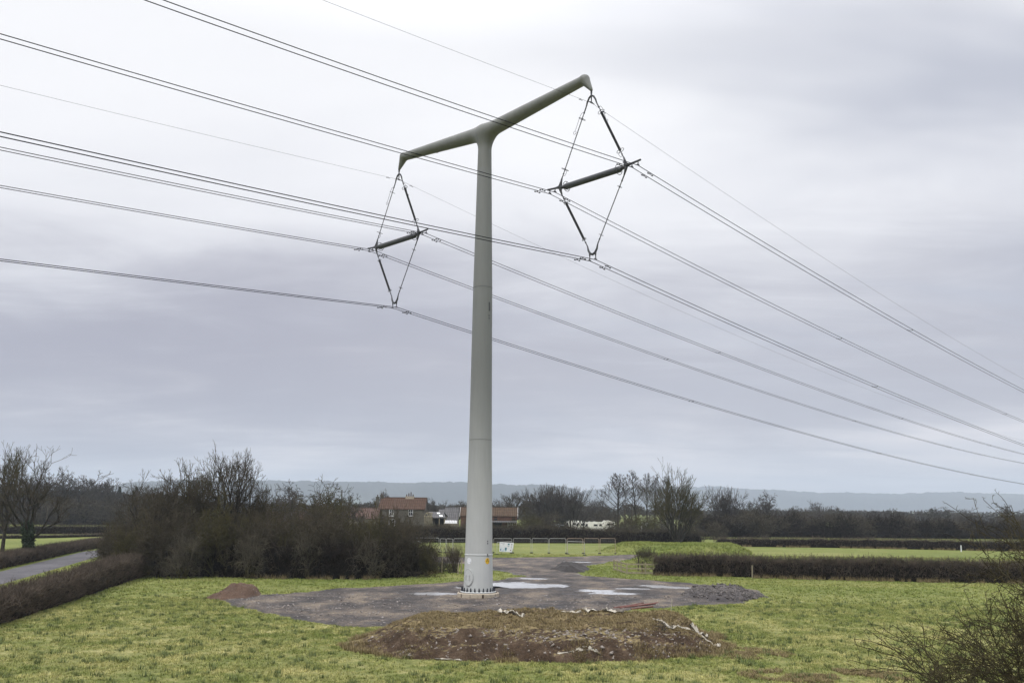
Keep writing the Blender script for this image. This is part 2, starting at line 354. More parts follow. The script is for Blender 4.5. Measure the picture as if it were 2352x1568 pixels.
def grow(rg, S, D, L, R, levels):
    """levels: dict(ns, wander, trop, taper | nc, f0, ratio, ang, angsd, rr, tipfall) ; returns list of segment sets per level"""
    out = []
    for lv in levels:
        n = len(S); ns = lv['ns']; Pn = np.empty((n, ns + 1, 3)); Dn = np.empty((n, ns + 1, 3)); Rn = np.empty((n, ns + 1)); Pn[:, 0] = S; d = D; Dn[:, 0] = d; Rn[:, 0] = R
        for i in range(ns):
            d = unit(d + lv['wander'] * rg.normal(size=(n, 3)) + np.array([0, 0, lv['trop']])); Dn[:, i + 1] = d
            Pn[:, i + 1] = Pn[:, i] + d * (L / ns)[:, None]; Rn[:, i + 1] = R * (1 - lv.get('taper', .7) * (i + 1) / ns)
        Rn = np.maximum(Rn, lv.get('rmin', .004))
        out.append((Pn[:, :-1].reshape(-1, 3), Pn[:, 1:].reshape(-1, 3), Rn[:, :-1].ravel(), Rn[:, 1:].ravel()))
        nc = lv.get('nc', 0)
        if not nc: break
        t = lv['f0'] + (1 - lv['f0']) * (np.arange(nc)[None] + rg.random((n, nc))) / nc; t = np.minimum(t, .999)
        k = t * ns; i = k.astype(int); f = (k - i)[..., None]; r = np.arange(n)[:, None]
        S = (Pn[r, i] * (1 - f) + Pn[r, i + 1] * f).reshape(-1, 3); pd = Dn[r, i + 1].reshape(-1, 3); pr = (Rn[r, i] * (1 - f[..., 0]) + Rn[r, i + 1] * f[..., 0]).ravel()
        q = unit(rg.normal(size=pd.shape)); q = unit(q - pd * (q * pd).sum(1, keepdims=True))
        a = np.radians(lv['ang'] + lv['angsd'] * rg.normal(size=len(pd)))[:, None]
        D = unit(pd * np.cos(a) + q * np.sin(a))
        L = (np.repeat(L, nc) * lv['ratio'] * (1 - lv.get('fall', .5) * t.ravel()) * rg.uniform(.7, 1.3, len(pd)))
        R = pr * lv['rr']
    return out
def leaves(rg, C, size, n, spread):
    c = C[rg.integers(0, len(C), n)] + rg.normal(size=(n, 3)) * spread; a = unit(rg.normal(size=(n, 3))); b = unit(np.cross(a, rg.normal(size=(n, 3)))); s = size * rg.uniform(.6, 1.4, (n, 1))
    V = np.stack([c - a * s, c + b * s * .6, c + a * s, c - b * s * .6], 1).reshape(-1, 3)
    return V, (np.arange(n)[:, None] * 4 + np.arange(4)[None])

# ---- tree models (unit: metres, normalised later to a known height and width); limbs fork again and again
def fork(rg, S, D, L, R, gens, ang, lr, rr, wander, trop, rmin, ns=3, side=.25, outw=0.0):
    out = []
    for g in range(gens):
        n = len(S); Pn = [S]; d = D; Rs = [R]; Ds = [D]
        for i in range(ns):
            o = S * np.array([1, 1, 0]); d = unit(d + wander * rg.normal(size=(n, 3)) + np.array([0, 0, trop]) + outw * unit(o)); Pn.append(Pn[-1] + d * (L / ns)[:, None]); Rs.append(np.maximum(R * (1 - (1 - rr) * (i + 1) / ns), rmin)); Ds.append(d)
        out.append((np.concatenate(Pn[:-1]), np.concatenate(Pn[1:]), np.concatenate(Rs[:-1]), np.concatenate(Rs[1:])))
        q = unit(rg.normal(size=(n, 3))); q = unit(q - d * (q * d).sum(1, keepdims=True)); a1 = np.radians(ang * rg.uniform(.45, 1.35, n))[:, None]; a2 = np.radians(ang * rg.uniform(.45, 1.35, n))[:, None]
        nS = [Pn[-1], Pn[-1]]; nD = [d * np.cos(a1) + q * np.sin(a1), d * np.cos(a2) - q * np.sin(a2)]; nL = [L * lr * rg.uniform(.75, 1.2, n), L * lr * rg.uniform(.75, 1.2, n)]; nR = [Rs[-1] * .92, Rs[-1] * .85]
        k = rg.random(n) < side
        if k.any():
            w = np.cross(d, q)[k]; a3 = np.radians(ang * rg.uniform(.9, 1.7, k.sum()))[:, None]; nS.append(Pn[ns // 2 + 1][k]); nD.append(d[k] * np.cos(a3) + w * np.sin(a3)); nL.append((L * lr * .8)[k]); nR.append(Rs[-1][k] * .7)
        S, D, L, R = np.concatenate(nS), unit(np.concatenate(nD)), np.concatenate(nL), np.concatenate(nR)
    return out
def starts(rg, base, h, r, n, f0, f1, ang, asd, L, R, wander=.05, taper=.55):
    """a trunk of height h and n limbs leaving it between f0 and f1"""
    tr = grow(rg, np.array([base], float), np.array([[0, 0, 1.]]), np.array([h]), np.array([r]), [dict(ns=7, wander=wander, trop=.1, taper=taper)])
    P0 = np.concatenate([tr[0][0], tr[0][1][-1:]]); f = f0 + (f1 - f0) * (np.arange(n) + rg.random(n) * .8) / n; f = np.minimum(f, .999); k = f * 7; i = k.astype(int); S = P0[i] * (1 - (k - i))[:, None] + P0[i + 1] * (k - i)[:, None]
    a = rg.uniform(0, 6.28) + np.arange(n) * 2.4 + rg.normal(size=n) * .3; t = np.radians(ang(f) + asd * rg.normal(size=n)); D = np.stack([np.cos(a) * np.sin(t), np.sin(a) * np.sin(t), np.cos(t)], 1); return tr[0], S, D, L(f), R(f)
def model(kind, seed, det=1.0, rmin=.012):
    rg = np.random.default_rng(seed); dg_ = int(round(det))
    if kind == 'ash':
        t, S, D, L, R = starts(rg, (0, 0, 0), 4.6, .42, 7, .50, 1.0, lambda f: 42 - 34 * (f - .5), 7, lambda f: 2.1 + 0 * f, lambda f: .17 + 0 * f, .08, .45); out = fork(rg, S, D, L, R, 7 + dg_, 25, .79, .80, .13, .045, rmin, 4, .25)
    elif kind == 'oak':
        t, S, D, L, R = starts(rg, (0, 0, 0), 3.4, .34, 7, .45, 1.0, lambda f: 62 - 70 * (f - .45), 9, lambda f: 1.7 + 0 * f, lambda f: .16 + 0 * f, .09, .45); out = fork(rg, S, D, L, R, 7 + dg_, 33, .80, .79, .24, .02, rmin, 4, .3)
    elif kind == 'poplar':
        t, S, D, L, R = starts(rg, (0, 0, 0), 12.5, .24, 22, .36, 1.0, lambda f: 44 - 26 * (f - .36), 6, lambda f: 1.9 * (1.15 - f) + .25, lambda f: .075 * (1.3 - f) + .01, .03, .85); out = fork(rg, S, D, L, R, 4 + dg_, 20, .80, .76, .08, .07, rmin, 3, .25)
    elif kind == 'vase':
        n = 14; a = rg.uniform(0, 6.28) + np.arange(n) * 2.4; q = np.tan(np.radians(np.linspace(3, 44, n) + rg.normal(size=n) * 4)); S = np.stack([.3 * np.cos(a), .3 * np.sin(a), 0 * a], 1); D = unit(np.stack([np.cos(a) * q, np.sin(a) * q, np.ones(n)], 1)); L = rg.uniform(2.3, 3.1, n) * (1 - .2 * q); R = rg.uniform(.10, .16, n)
        out = fork(rg, S, D, L, R, 6 + dg_, 15, .80, .74, .06, .03, rmin, 4, .55); t = (np.array([[0, 0, 0.]]), np.array([[0, 0, .5]]), np.array([.5]), np.array([.34]))
    elif kind == 'scrub':
        n = 17; a = rg.uniform(0, 6.28, n); q = rg.uniform(.05, 1.1, n); r0 = rg.uniform(.1, 1.0, n); S = np.stack([r0 * np.cos(a), r0 * np.sin(a), 0 * a], 1); D = unit(np.stack([np.cos(a) * q, np.sin(a) * q, np.ones(n)], 1)); L = rg.uniform(.95, 1.5, n) * (1 - .18 * q); R = rg.uniform(.045, .075, n)
        out = fork(rg, S, D, L, R, 6 + dg_, 30, .83, .80, .22, .0, rmin, 3, .45); t = (np.array([[0, 0, 0.]]), np.array([[0, 0, .4]]), np.array([.35]), np.array([.2]))
    elif kind == 'coppice':
        n = 70; a = rg.uniform(0, 6.28, n); rr0 = rg.uniform(0, .55, n); q = rg.uniform(0, .30, n); S = np.stack([rr0 * np.cos(a), rr0 * np.sin(a), 0 * a], 1); D = unit(np.stack([np.cos(a) * q, np.sin(a) * q, np.ones(n)], 1)); L = rg.uniform(.9, 1.5, n); R = rg.uniform(.012, .022, n)
        out = fork(rg, S, D, L, R, 4, 14, .75, .8, .06, .04, rmin, 3, .2); t = (np.array([[0, 0, 0.]]), np.array([[0, 0, .15]]), np.array([.3]), np.array([.2]))
    elif kind == 'far':
        t, S, D, L, R = starts(rg, (0, 0, 0), 4.2, .26, 8, .3, 1.0, lambda f: 50 - 40 * (f - .3), 8, lambda f: 1.8 + 0 * f, lambda f: .13 + 0 * f, .08, .5); out = fork(rg, S, D, L, R, 6 + dg_, 28, .80, .78, .14, .05, rmin, 3, .3)
    out = [t] + out
    allp = np.concatenate([s_[1] for s_ in out]); H = np.percentile(allp[:, 2], 99.7); w = np.percentile(allp[:, 0], 99.3) - np.percentile(allp[:, 0], .7)
    return out, H, w
LIB = {}
def lib(key, kind, seed, mat, trunkmat, det=1.0, rmin=.012, ntrunk=2, ivy=0, ivyfrac=.5):
    out, H, w = model(kind, seed, det, rmin)
    tr = seg_mesh('trunk', cat_seg(out[:ntrunk]), trunkmat, 6); cr_ = seg_mesh('crown', cat_seg(out[ntrunk:]), mat, 3); iv = None
    if ivy:
        rg = np.random.default_rng(seed + 50); C = np.concatenate([q_[0] * (1 - k) + q_[1] * k for q_ in out[:1] for k in np.linspace(0, 1, 7)]); C = C[C[:, 2] < H * ivyfrac]
        V, Fc = leaves(rg, C, .12, ivy, .27); iv = np_mesh('ivy', V, Fc, False, [M['ivy']])
    LIB[key] = (tr, cr_, iv, H, w)
lib('ash1', 'ash', 11, M['twig'], M['bark'], 1, .016, 5, ivy=15000, ivyfrac=.50)
lib('ash2', 'ash', 12, M['twig_olive'], M['bark'], 1, .018, 4)
lib('ash3', 'ash', 13, M['twig'], M['bark'], 1, .016, 4)
lib('ash4', 'ash', 14, M['twig'], M['bark'], 1, .016, 4)
lib('oak1', 'oak', 21, M['twig_olive'], M['bark_moss'], 1, .018, 4)
lib('oak2', 'oak', 22, M['twig_grey'], M['bark'], 1, .030, 4)
lib('pop1', 'poplar', 31, M['twig_grey'], M['bark'], 1, .028, 2)
lib('pop2', 'poplar', 32, M['twig_grey'], M['bark'], 1, .028, 2)
lib('vase', 'vase', 41, M['twig_olive'], M['bark'], 1, .019, 4)
lib('vase2', 'vase', 42, M['twig_grey'], M['bark'], 1, .030, 4)
lib('scr1', 'scrub', 51, M['twig'], M['bark'], 1, .016, 2)
lib('scr2', 'scrub', 52, M['twig_olive'], M['bark_moss'], 1, .016, 2)
lib('scr3', 'scrub', 53, M['twig_grey'], M['bark'], 1, .016, 2)
lib('scr4', 'scrub', 56, M['twig_pale'], M['bark_moss'], 0, .015, 2)
lib('scrf', 'scrub', 54, M['twig'], M['bark'], 1, .030, 2)
lib('scrd', 'scrub', 55, M['twig_dark'], M['bark'], 1, .034, 2)
lib('cop', 'coppice', 61, M['twig_red'], M['twig'], 1, .007, 2)
lib('far1', 'far', 71, M['twig_grey'], M['bark'], 1, .038, 3)
lib('far2', 'far', 72, M['twig'], M['bark'], 1, .038, 3)
lib('far3', 'far', 73, M['twig_grey'], M['bark'], 2, .038, 3)
def plant(key, name, cat, x, Y, top, wpx, label, group=None, rz=None, base_z=0.0):
    tr, cr_, iv, H, w = LIB[key]
    X = XG(x, Y); Ht = P(x, top, Y)[2] - base_z; wd = wpx * Y / F
    o = empty(name, (X, Y, base_z), label, cat, group); o.rotation_euler[2] = random.uniform(0, 6.28) if rz is None else rz
    o.scale = (wd / w, wd / w, Ht / H)
    link('trunk', tr, o); link('crown', cr_, o)
    if iv: link('ivy', iv, o)
    return o

# ------------------------------------------------------------------ ground
R0 = 8800.0
gm = np_mesh('ground', [(-R0, -R0, 0), (R0, -R0, 0), (R0, R0, 0), (-R0, R0, 0)], [(0, 1, 2, 3)], False, [M['grass']])
prop(link('ground', gm), kind='structure')

yard_px = [(500, 1381), (560, 1396), (620, 1412), (700, 1428), (790, 1440), (880, 1440), (960, 1432), (1100, 1424), (1300, 1412), (1430, 1403), (1560, 1393), (1700, 1384), (1752, 1372), (1742, 1356), (1640, 1345),
           (1560, 1338), (1480, 1331), (1400, 1327), (1345, 1323), (1312, 1313), (1335, 1302), (1385, 1293), (1425, 1287), (1500, 1281), (1700, 1277), (1700, 1272), (1440, 1274), (1300, 1279), (1130, 1281), (1060, 1280), (940, 1277), (600, 1272), (600, 1280), (900, 1287),
           (1000, 1291), (1066, 1294), (1100, 1300), (1131, 1309), (1165, 1315), (1202, 1323), (1165, 1330), (1131, 1333.5), (1060, 1336.5), (959, 1342), (821, 1350), (740, 1356), (656, 1362), (580, 1368), (505, 1374)]
yard = np.array([G(*p)[:2] for p in yard_px])
xs = np.arange(-26, 34, .16); ys = np.arange(46, 84, .16)
def yard_height(X, Y):
    s = sdf(yard, X, Y) + 2.2 * fbm(X * .45, Y * .45, 5, 3) + .35 * fbm(X * 2.5, Y * 2.5, 3, 8)
    z = -.12 + .20 * sstep(s, -.55, .5)
    rut = .075 * fbm(X * .7, Y * 1.4, 6, 5, .62)
    return s, z + rut * sstep(s, -.2, .6)
PUD = [((1172, 1344.5), 2.9, 2.9), ((1232, 1347), 1.9, 1.3), ((1277, 1344.5), 1.0, .9), ((1225, 1329.5), 1.3, .9), ((1375, 1358), 1.3, 1.1), ((1412, 1364), 1.5, .9), ((1350, 1355), .6, .5), ((1500, 1346), 1.2, 1.0), ((1000, 1364.5), 1.7, 1.1), ((1545, 1350), 1.6, .9), ((1219, 1307), .8, .8), ((1460, 1353), 1.3, .6), ((1100, 1350), 1.5, 1.2)]
X, Y = np.meshgrid(xs, ys); S_, Z_ = yard_height(X, Y)
pud_c = []
for (px, a, b_) in PUD:
    c = G(*px)
    a, b_ = a * 1.25, b_ * 1.15; r = np.hypot((X - c[0]) / a, (Y - c[1]) / b_) + 1.1 * fbm(X * .9, Y * 1.6, 5, 12, .6)
    Z_ = Z_ - .095 * (1 - sstep(r, .45, 1.3)); pud_c.append((c, a, b_))
cb = G(885, 1374.5); r = np.hypot((X - cb[0]) / .95, (Y - cb[1]) / .55) + .5 * fbm(X * 1.2, Y * 2, 3, 2); Z_ = Z_ - .14 * (1 - sstep(r, .5, 1.1))
Z_ = Z_ + .045 * fbm(X * 3, Y * 3, 3, 21) * (S_ > 0)
prop(link('gravel_yard', grid_mesh('gravel_yard', xs, ys, Z_, M['yard'], keep=S_ > -1.0)), kind='structure')
# the far branch of the track behind the yard
xs2 = np.arange(-45, 60, .5); ys2 = np.concatenate([np.arange(84, 135, .5)]); ys2 = np.insert(ys2, 0, 83.96)
X2, Y2 = np.meshgrid(xs2, ys2); S2, Z2 = yard_height(X2, Y2)
c0 = G(1327, 1291)
r = np.hypot((X2 - c0[0]) / 2.0, (Y2 - c0[1]) / 1.3); Z2 = Z2 - .16 * (1 - sstep(r, .4, 1.1)); pud_c.append((c0, 2.0, 1.3))
prop(link('gravel_track', grid_mesh('gravel_track', xs2, ys2, Z2, M['yard'], keep=S2 > -1.0)), kind='structure')
for ip, (c, a, b_) in enumerate(pud_c):
    n = 28; ring = [(c[0] + a * 1.25 * math.cos(t), c[1] + b_ * 1.35 * math.sin(t), .028 + .0022 * (ip % 6)) for t in np.linspace(0, 2 * math.pi, n, endpoint=False)]
    me = bpy.data.meshes.new('puddle'); me.from_pydata(ring, [], [tuple(range(n))]); me.materials.append(M['water']); prop(link('puddle', me), kind='structure')
n = 20; ring = [(cb[0] + 1.1 * math.cos(t), cb[1] + .7 * math.sin(t), .018) for t in np.linspace(0, 2 * math.pi, n, endpoint=False)]
me = bpy.data.meshes.new('puddle'); me.from_pydata(ring, [], [tuple(range(n))]); me.materials.append(M['mudwater']); prop(link('puddle', me), kind='structure')

# asphalt lane at the left
def strip(pts, w, z):
    pts = np.array(pts, float); t = np.gradient(pts, axis=0); t /= np.linalg.norm(t, axis=1, keepdims=True); nrm = np.stack([-t[:, 1], t[:, 0]], 1)
    V = np.concatenate([np.c_[pts + nrm * w / 2, np.full(len(pts), z)], np.c_[pts - nrm * w / 2, np.full(len(pts), z)]]); k = len(pts)
    return V, [(i, i + 1, k + i + 1, k + i) for i in range(k - 1)]
ra, rb = G(0, 1326)[:2], G(228, 1266.5)[:2]; rd = (rb - ra) / np.linalg.norm(rb - ra)
rp = [ra - rd * 90, ra - rd * 40, ra, ra + (rb - ra) * .5, rb, rb + rd * 30 + np.array([6, -2]), rb + rd * 70 + np.array([22, -14]), rb + rd * 80 + np.array([70, -30])]
rw = np.linalg.norm(G(100, 1291)[:2] - G(100, 1302.5)[:2]) * .75
V, Fc = strip(rp, 3.9, .012); prop(link('road', np_mesh('road', V, Fc, False, [M['asphalt']])), kind='structure')
road_poly = np.concatenate([V[:len(rp), :2], V[len(rp):, :2][::-1]])

# ------------------------------------------------------------------ heaps and banks
def heap(name, label, cat, poly, height, run, mat, res=.12, nz=.25, ns=.8, rough=.03, seed=1, tag=True, edge=.6, back=0.0, taper=0.0, clod=0.0):
    poly = np.array(poly)[:, :2]; lo = poly.min(0) - 1.2; hi = poly.max(0) + 1.2; c = poly.mean(0)
    xs = np.arange(lo[0], hi[0], res); ys = np.arange(lo[1], hi[1], res); X, Y = np.meshgrid(xs, ys)
    s = sdf(poly, X, Y) + edge * fbm(X * .7, Y * .7, 4, seed)
    t = np.clip(s / run, 0, 1); prof = t ** .8 * (1.0) ; prof = prof * (1 - .25 * t ** 3) / .75
    h = height + back * (Y - lo[1]) / (hi[1] - lo[1])
    if taper: h = h * (.18 + .82 * sstep(X, poly[:, 0].min(), poly[:, 0].min() + taper)) * (.18 + .82 * sstep(-X, -poly[:, 0].max(), -poly[:, 0].max() + taper * .7))
    Z = prof * h * (1 + nz * fbm(X * ns * .4, Y * ns * .4, 3, seed + 5)) + (nz * fbm(X * ns, Y * ns, 5, seed + 9, .6) * height + rough * fbm(X * 6, Y * 6, 2, seed + 2)) * sstep(s, -.1, .8)
    if clod: Z = Z + clod * (np.abs(fbm(X * 1.7, Y * 1.7, 5, seed + 21, .65)) * 2.4 - .45) * sstep(s, 0, .5) * (1 - sstep(s, run * .8, run * 1.5))
    Z = np.where(s < 0, np.maximum(-.25, s * .4) - .02, Z + .01)
    o = link(name, grid_mesh(name, xs - c[0], ys - c[1], Z, mat, keep=s > -.35), loc=(c[0], c[1], 0))
    prop(o, label, cat)
    def zf(x, y):
        i = np.clip(((y - lo[1]) / res).astype(int), 0, len(ys) - 1); j = np.clip(((x - lo[0]) / res).astype(int), 0, len(xs) - 1); return Z[i, j]
    return o, zf, poly, c
gx = lambda x, Y: (XG(x, Y), Y)
fp = [G(x, y)[:2] for x, y in ((792, 1476), (812, 1490), (860, 1501), (960, 1512), (1080, 1517), (1200, 1519), (1340, 1519), (1450, 1516), (1560, 1508), (1640, 1500), (1668, 1484))]
fp += [gx(1640, 46.3), gx(1560, 48.2), gx(1400, 48.8), gx(1200, 48.8), gx(1000, 48.3), gx(900, 46.8), gx(835, 44.6)]
mound, mz, mpoly, mc = heap('earth_mound', 'long flat-topped mound of stony brown soil with dead grass on top in the foreground field', 'mound', fp, 1.02, 1.9, M['mound'], .09, .42, 1.1, .07, 31, edge=1.6, back=-.02, taper=3.6, clod=.11)
def stones(parent, zf, poly, n, smin, smax, mat, name='stones', rgs=3, pale=None, zlift=.0, cond=None, tall=.7, pw=4):
    rg = np.random.default_rng(rgs); lo = poly.min(0); hi = poly.max(0); out_v = []; out_f = []; k = 0
    base = np.array([(1, 0, 0), (-1, 0, 0), (0, 1, 0), (0, -1, 0), (0, 0, 1), (0, 0, -1)], float); fs = [(0, 2, 4), (2, 1, 4), (1, 3, 4), (3, 0, 4), (2, 0, 5), (1, 2, 5), (3, 1, 5), (0, 3, 5)]
    x = rg.uniform(lo[0], hi[0], n); y = rg.uniform(lo[1], hi[1], n); z = zf(x, y); ok = z > .0
    if cond is not None: ok &= cond(x, y, z, rg.random(n))
    x, y, z = x[ok], y[ok], z[ok]; n = len(x)
    sc = smin + (smax - smin) * rg.random(n) ** pw
    V = base[None] * rg.uniform(.45, 1.25, (n, 6, 1)) * sc[:, None, None] * np.array([1, 1, tall]) + rg.normal(size=(n, 6, 3)) * sc[:, None, None] * .25
    a = rg.uniform(0, 6.28, n); ca, sa = np.cos(a)[:, None], np.sin(a)[:, None]; V = np.stack([V[..., 0] * ca - V[..., 1] * sa, V[..., 0] * sa + V[..., 1] * ca, V[..., 2]], -1)
    off = np.array(parent.location) if parent is not None else np.zeros(3)
    V += np.stack([x, y, z + zlift], -1)[:, None] - off
    Fa = (np.arange(n)[:, None, None] * 6 + np.array(fs)[None]).reshape(-1, 3)
    o = link(name, np_mesh(name, V.reshape(-1, 3), Fa, False, [mat]), parent); return o
st = stones(mound, mz, mpoly, 9000, .02, .11, M['pebble'], rgs=4, cond=lambda x, y, z, r: (z < .95) & (y < 41.6)); prop(st, kind='stuff')
e = [G(x, y)[:2] for x, y in ((466, 1374), (500, 1379), (560, 1377), (606, 1370), (600, 1362), (560, 1357), (500, 1362))]
lh, lz, lp, lc = heap('soil_heap', 'small heap of reddish brown soil at the left tip of the gravel yard', 'heap', e, .66, 1.6, M['soil'], .1, .9, 1.6, .2, 41, edge=1.3, taper=1.4)
stones(lh, lz, lp, 260, .02, .07, M['pebble'], rgs=6).__setitem__('kind', 'stuff')
e = [G(x, y)[:2] for x, y in ((1545, 1368), (1590, 1378), (1660, 1382), (1720, 1380), (1762, 1371), (1730, 1362), (1660, 1355), (1590, 1356))]
rh, rz_, rp_, rc = heap('rubble_heap', 'low heap of dark broken asphalt and rubble at the right end of the yard', 'heap', e, .42, 1.3, M['rubble'], .12, 1.0, 1.3, .2, 43, edge=1.6, taper=2.5)
stones(rh, rz_, rp_, 5200, .04, .20, M['chunk_dark'], 'broken_pieces', rgs=8, tall=.5).__setitem__('kind', 'stuff')
e = [G(x, y)[:2] for x, y in ((1262, 1309), (1300, 1315), (1345, 1314), (1352, 1306), (1330, 1299), (1290, 1300))]
dh, dz, dp, dc = heap('mud_heap', 'low spread of wet black mud beside the track, next to the fenced green triangle', 'heap', e, .60, 1.5, M['mud'], .14, .8, 1.0, .14, 45, edge=1.2)
# grassy banks behind the right-hand hedge
fr = [G(x, y)[:2] for x, y in ((1368, 1265), (1400, 1270), (1460, 1274), (1560, 1277), (1640, 1277), (1722, 1275))]
Yb = float(np.mean([p[1] for p in fr])) + 10
hb = P(1560, 1246.5, Yb - 4)[2]
bk, bz, bp, bc = heap('grass_bank', 'long low grass-covered earth bank beyond the black trimmed hedge, right of the wire fence panels', 'bank', fr + [gx(1715, Yb), gx(1560, Yb + 2), gx(1430, Yb + 1), gx(1390, Yb - 3)], hb * .93, 3.2, M['grass'], .3, .25, .35, .1, 47, edge=1.5)
fr = [G(x, y)[:2] for x, y in ((1432, 1290), (1470, 1294), (1560, 1296), (1640, 1296))]
b2, bz2, bp2, bc2 = heap('grass_bank', 'small rough grass hump close behind the post and rail fence', 'bank', fr + [gx(1640, 112), gx(1560, 112), gx(1470, 110), gx(1440, 107)], 1.0, 2.5, M['grass'], .25, .25, .5, .1, 49, edge=1.0)

# loose stones on the yard
def yz(x, y):
    j = np.clip(((x - xs[0]) / .16).astype(int), 0, len(xs) - 1); i = np.clip(((y - ys[0]) / .16).astype(int), 0, len(ys) - 1); return np.where(S_[i, j] > .1, Z_[i, j], -1)
o = stones(None, yz, yard, 34000, .03, .14, M['chunk'], 'yard_stones', rgs=11, pw=2.5, tall=.45, cond=lambda x, y, z, r: (y < 66) & (z > .035) & (r < np.clip(1.25 - (y - 48) / 26, .25, 1)))
prop(o, 'dark loose stones scattered over the gravel yard', 'stones', kind='stuff')
wp = np.array([G(x, y)[:2] for x, y in ((556, 1372), (600, 1395), (690, 1405), (720, 1395), (640, 1372), (590, 1366))])
o = stones(None, lambda x, y: np.where(sdf(wp, x, y) > 0, .05, -1.), wp, 900, .03, .12, M['pebble'], 'pale_rubble', rgs=12, tall=.5)
prop(o, 'pale broken stone spread on the ground beside the small soil heap', 'stones', kind='stuff')

# ------------------------------------------------------------------ grass
def tufts(name, pts, hmin, hmax, mat, nb=6, seed=1, lean=.6, width=.012, spread=.05):
    rg = np.random.default_rng(seed); n = len(pts); h = rg.uniform(hmin, hmax, (n, nb)); a = rg.uniform(0, 6.28, (n, nb)); rad_ = rg.uniform(0, spread, (n, nb)); b0 = pts[:, None] + np.stack([rad_ * np.cos(a), rad_ * np.sin(a), np.zeros_like(a)], -1)
    a2 = a + rg.normal(size=(n, nb)) * .8; ln = lean * rg.random((n, nb)); tip = b0 + np.stack([np.cos(a2) * ln * h, np.sin(a2) * ln * h, h], -1)
    sd = np.stack([-np.sin(a2), np.cos(a2), 0 * a], -1) * (width * rg.uniform(.7, 1.5, (n, nb)))[..., None]
    V = np.stack([b0 - sd, b0 + sd, tip], 2).reshape(-1, 3); Fc = np.arange(len(V)).reshape(-1, 3)
    return np_mesh(name, V, Fc, False, [mat])
rg = np.random.default_rng(99)
def field_pts(n, y0, y1, pw=1.0):
    y = y0 + (y1 - y0) * rg.random(n * 2) ** pw; x = rg.uniform(-1, 1, n * 2) * (.64 * y + 3)
    k = rg.random(n * 2) < (.64 * y + 3) / (.64 * y1 + 3); x, y = x[k], y[k]
    cl = fbm(x * .8, y * .8, 4, 77)
    s = np.full(len(x), -9.)
    q = (y > 45) & (y < 84); s[q] = yard_height(x[q], y[q])[0]; q = y >= 84; s[q] = yard_height(x[q], y[q])[0]
    k = (s < -.05) & (sdf(mpoly, x, y) < -.1) & (sdf(road_poly, x, y) < -.3) & (sdf(rp_, x, y) < .1) & (rg.random(len(x)) < .55 + 1.6 * cl)
    return x[k], y[k], cl[k]
x, y, c = field_pts(150000, 24, 62)
p = np.stack([x, y, np.zeros_like(x)], -1)
m1 = tufts('grass', p, .03, .10, M['blade'], 6, 2, .9, .014, .09)
prop(link('grass', m1), 'short winter grass of the foreground field', 'grass', kind='stuff')
x, y, c = field_pts(90000, 60, 125)
m2 = tufts('grass', np.stack([x, y, np.zeros_like(x)], -1), .05, .13, M['blade'], 5, 3, .9, .03, .18)
prop(link('grass', m2), 'short grass of the middle field', 'grass', kind='stuff')
x, y, c = field_pts(2600, 24, 64); k = c > -.2
m3 = tufts('rough_tussocks', np.stack([x[k], y[k], 0 * x[k]], -1), .10, .24, M['tussock'], 26, 5, .9, .014, .18)
prop(link('rough_tussocks', m3), 'darker rough grass tussocks dotted over the foreground field', 'grass', kind='stuff')
for (px_c, ra_, rb_, n_, lab_) in (((1900, 1552), 3.4, 1.5, 3800, 'worn patch of dead straw-coloured grass at the bottom right of the field'), ((1705, 1500), 2.2, 1.6, 1800, 'patch of bleached dead grass beyond the right end of the earth mound')):
    c_ = G(*px_c); a_ = rg.uniform(0, 6.28, n_); q_ = rg.random(n_) ** .7; x_ = c_[0] + ra_ * q_ * np.cos(a_); y_ = c_[1] + rb_ * q_ * np.sin(a_); k_ = fbm(x_ * .9, y_ * .9, 4, 61) > -.03
    prop(link('dead_grass', tufts('dead_grass', np.stack([x_[k_], y_[k_], 0 * x_[k_]], -1), .03, .13, M['deadgrass'], 6, 9, 1.2, .013, .09)), lab_, 'grass', kind='stuff')
# dead grass on the mound, green on the banks
def on_heap(zf, poly, n, cond, seed):
    r2 = np.random.default_rng(seed); lo, hi = poly.min(0) - .3, poly.max(0) + .3; x = r2.uniform(lo[0], hi[0], n); y = r2.uniform(lo[1], hi[1], n); z = zf(x, y); k = (z > -.05) & cond(x, y, z, r2.random(n)) ; return np.stack([x[k], y[k], z[k]], -1)
pm = on_heap(mz, mpoly, 26000, lambda x, y, z, r: (fbm(x * .5, y * .5, 4, 8) + .12 * (r - .5) > np.where((y > 40.9) & (z > .75), -.08, .12)), 5) - np.array(mound.location)
dg = link('dead_grass', tufts('dead_grass', pm, .03, .13, M['deadgrass'], 5, 6, 1.1, .013, .08), mound); prop(dg, kind='stuff')
tp = np.stack([rg.uniform(mpoly[:, 0].min() - 1.5, mpoly[:, 0].max() + 1.5, 30000), rg.uniform(36, 51, 30000), np.zeros(30000)], 1); q_ = sdf(mpoly, tp[:, 0], tp[:, 1]); tp = tp[(q_ > -.45) & (q_ < .5) & (fbm(tp[:, 0] * .7, tp[:, 1] * .7, 3, 14) > .05)]; tp[:, 2] = np.maximum(mz(tp[:, 0], tp[:, 1]), 0); ft = link('toe_grass', tufts('toe_grass', tp - np.array(mound.location), .08, .26, M['deadgrass'], 6, 16, 1.0, .013, .12), mound); prop(ft, kind='stuff')
pb = on_heap(bz, bp, 9000, lambda x, y, z, r: r < 1, 6) - np.array(bk.location)
prop(link('grass_cover', tufts('grass_cover', pb, .08, .28, M['blade'], 5, 7, .9, .04, .2), bk), kind='stuff')
pb = on_heap(bz2, bp2, 2500, lambda x, y, z, r: r < 1, 6) - np.array(b2.location)
prop(link('grass_cover', tufts('grass_cover', pb, .08, .3, M['blade'], 5, 7, .9, .04, .2), b2), kind='stuff')

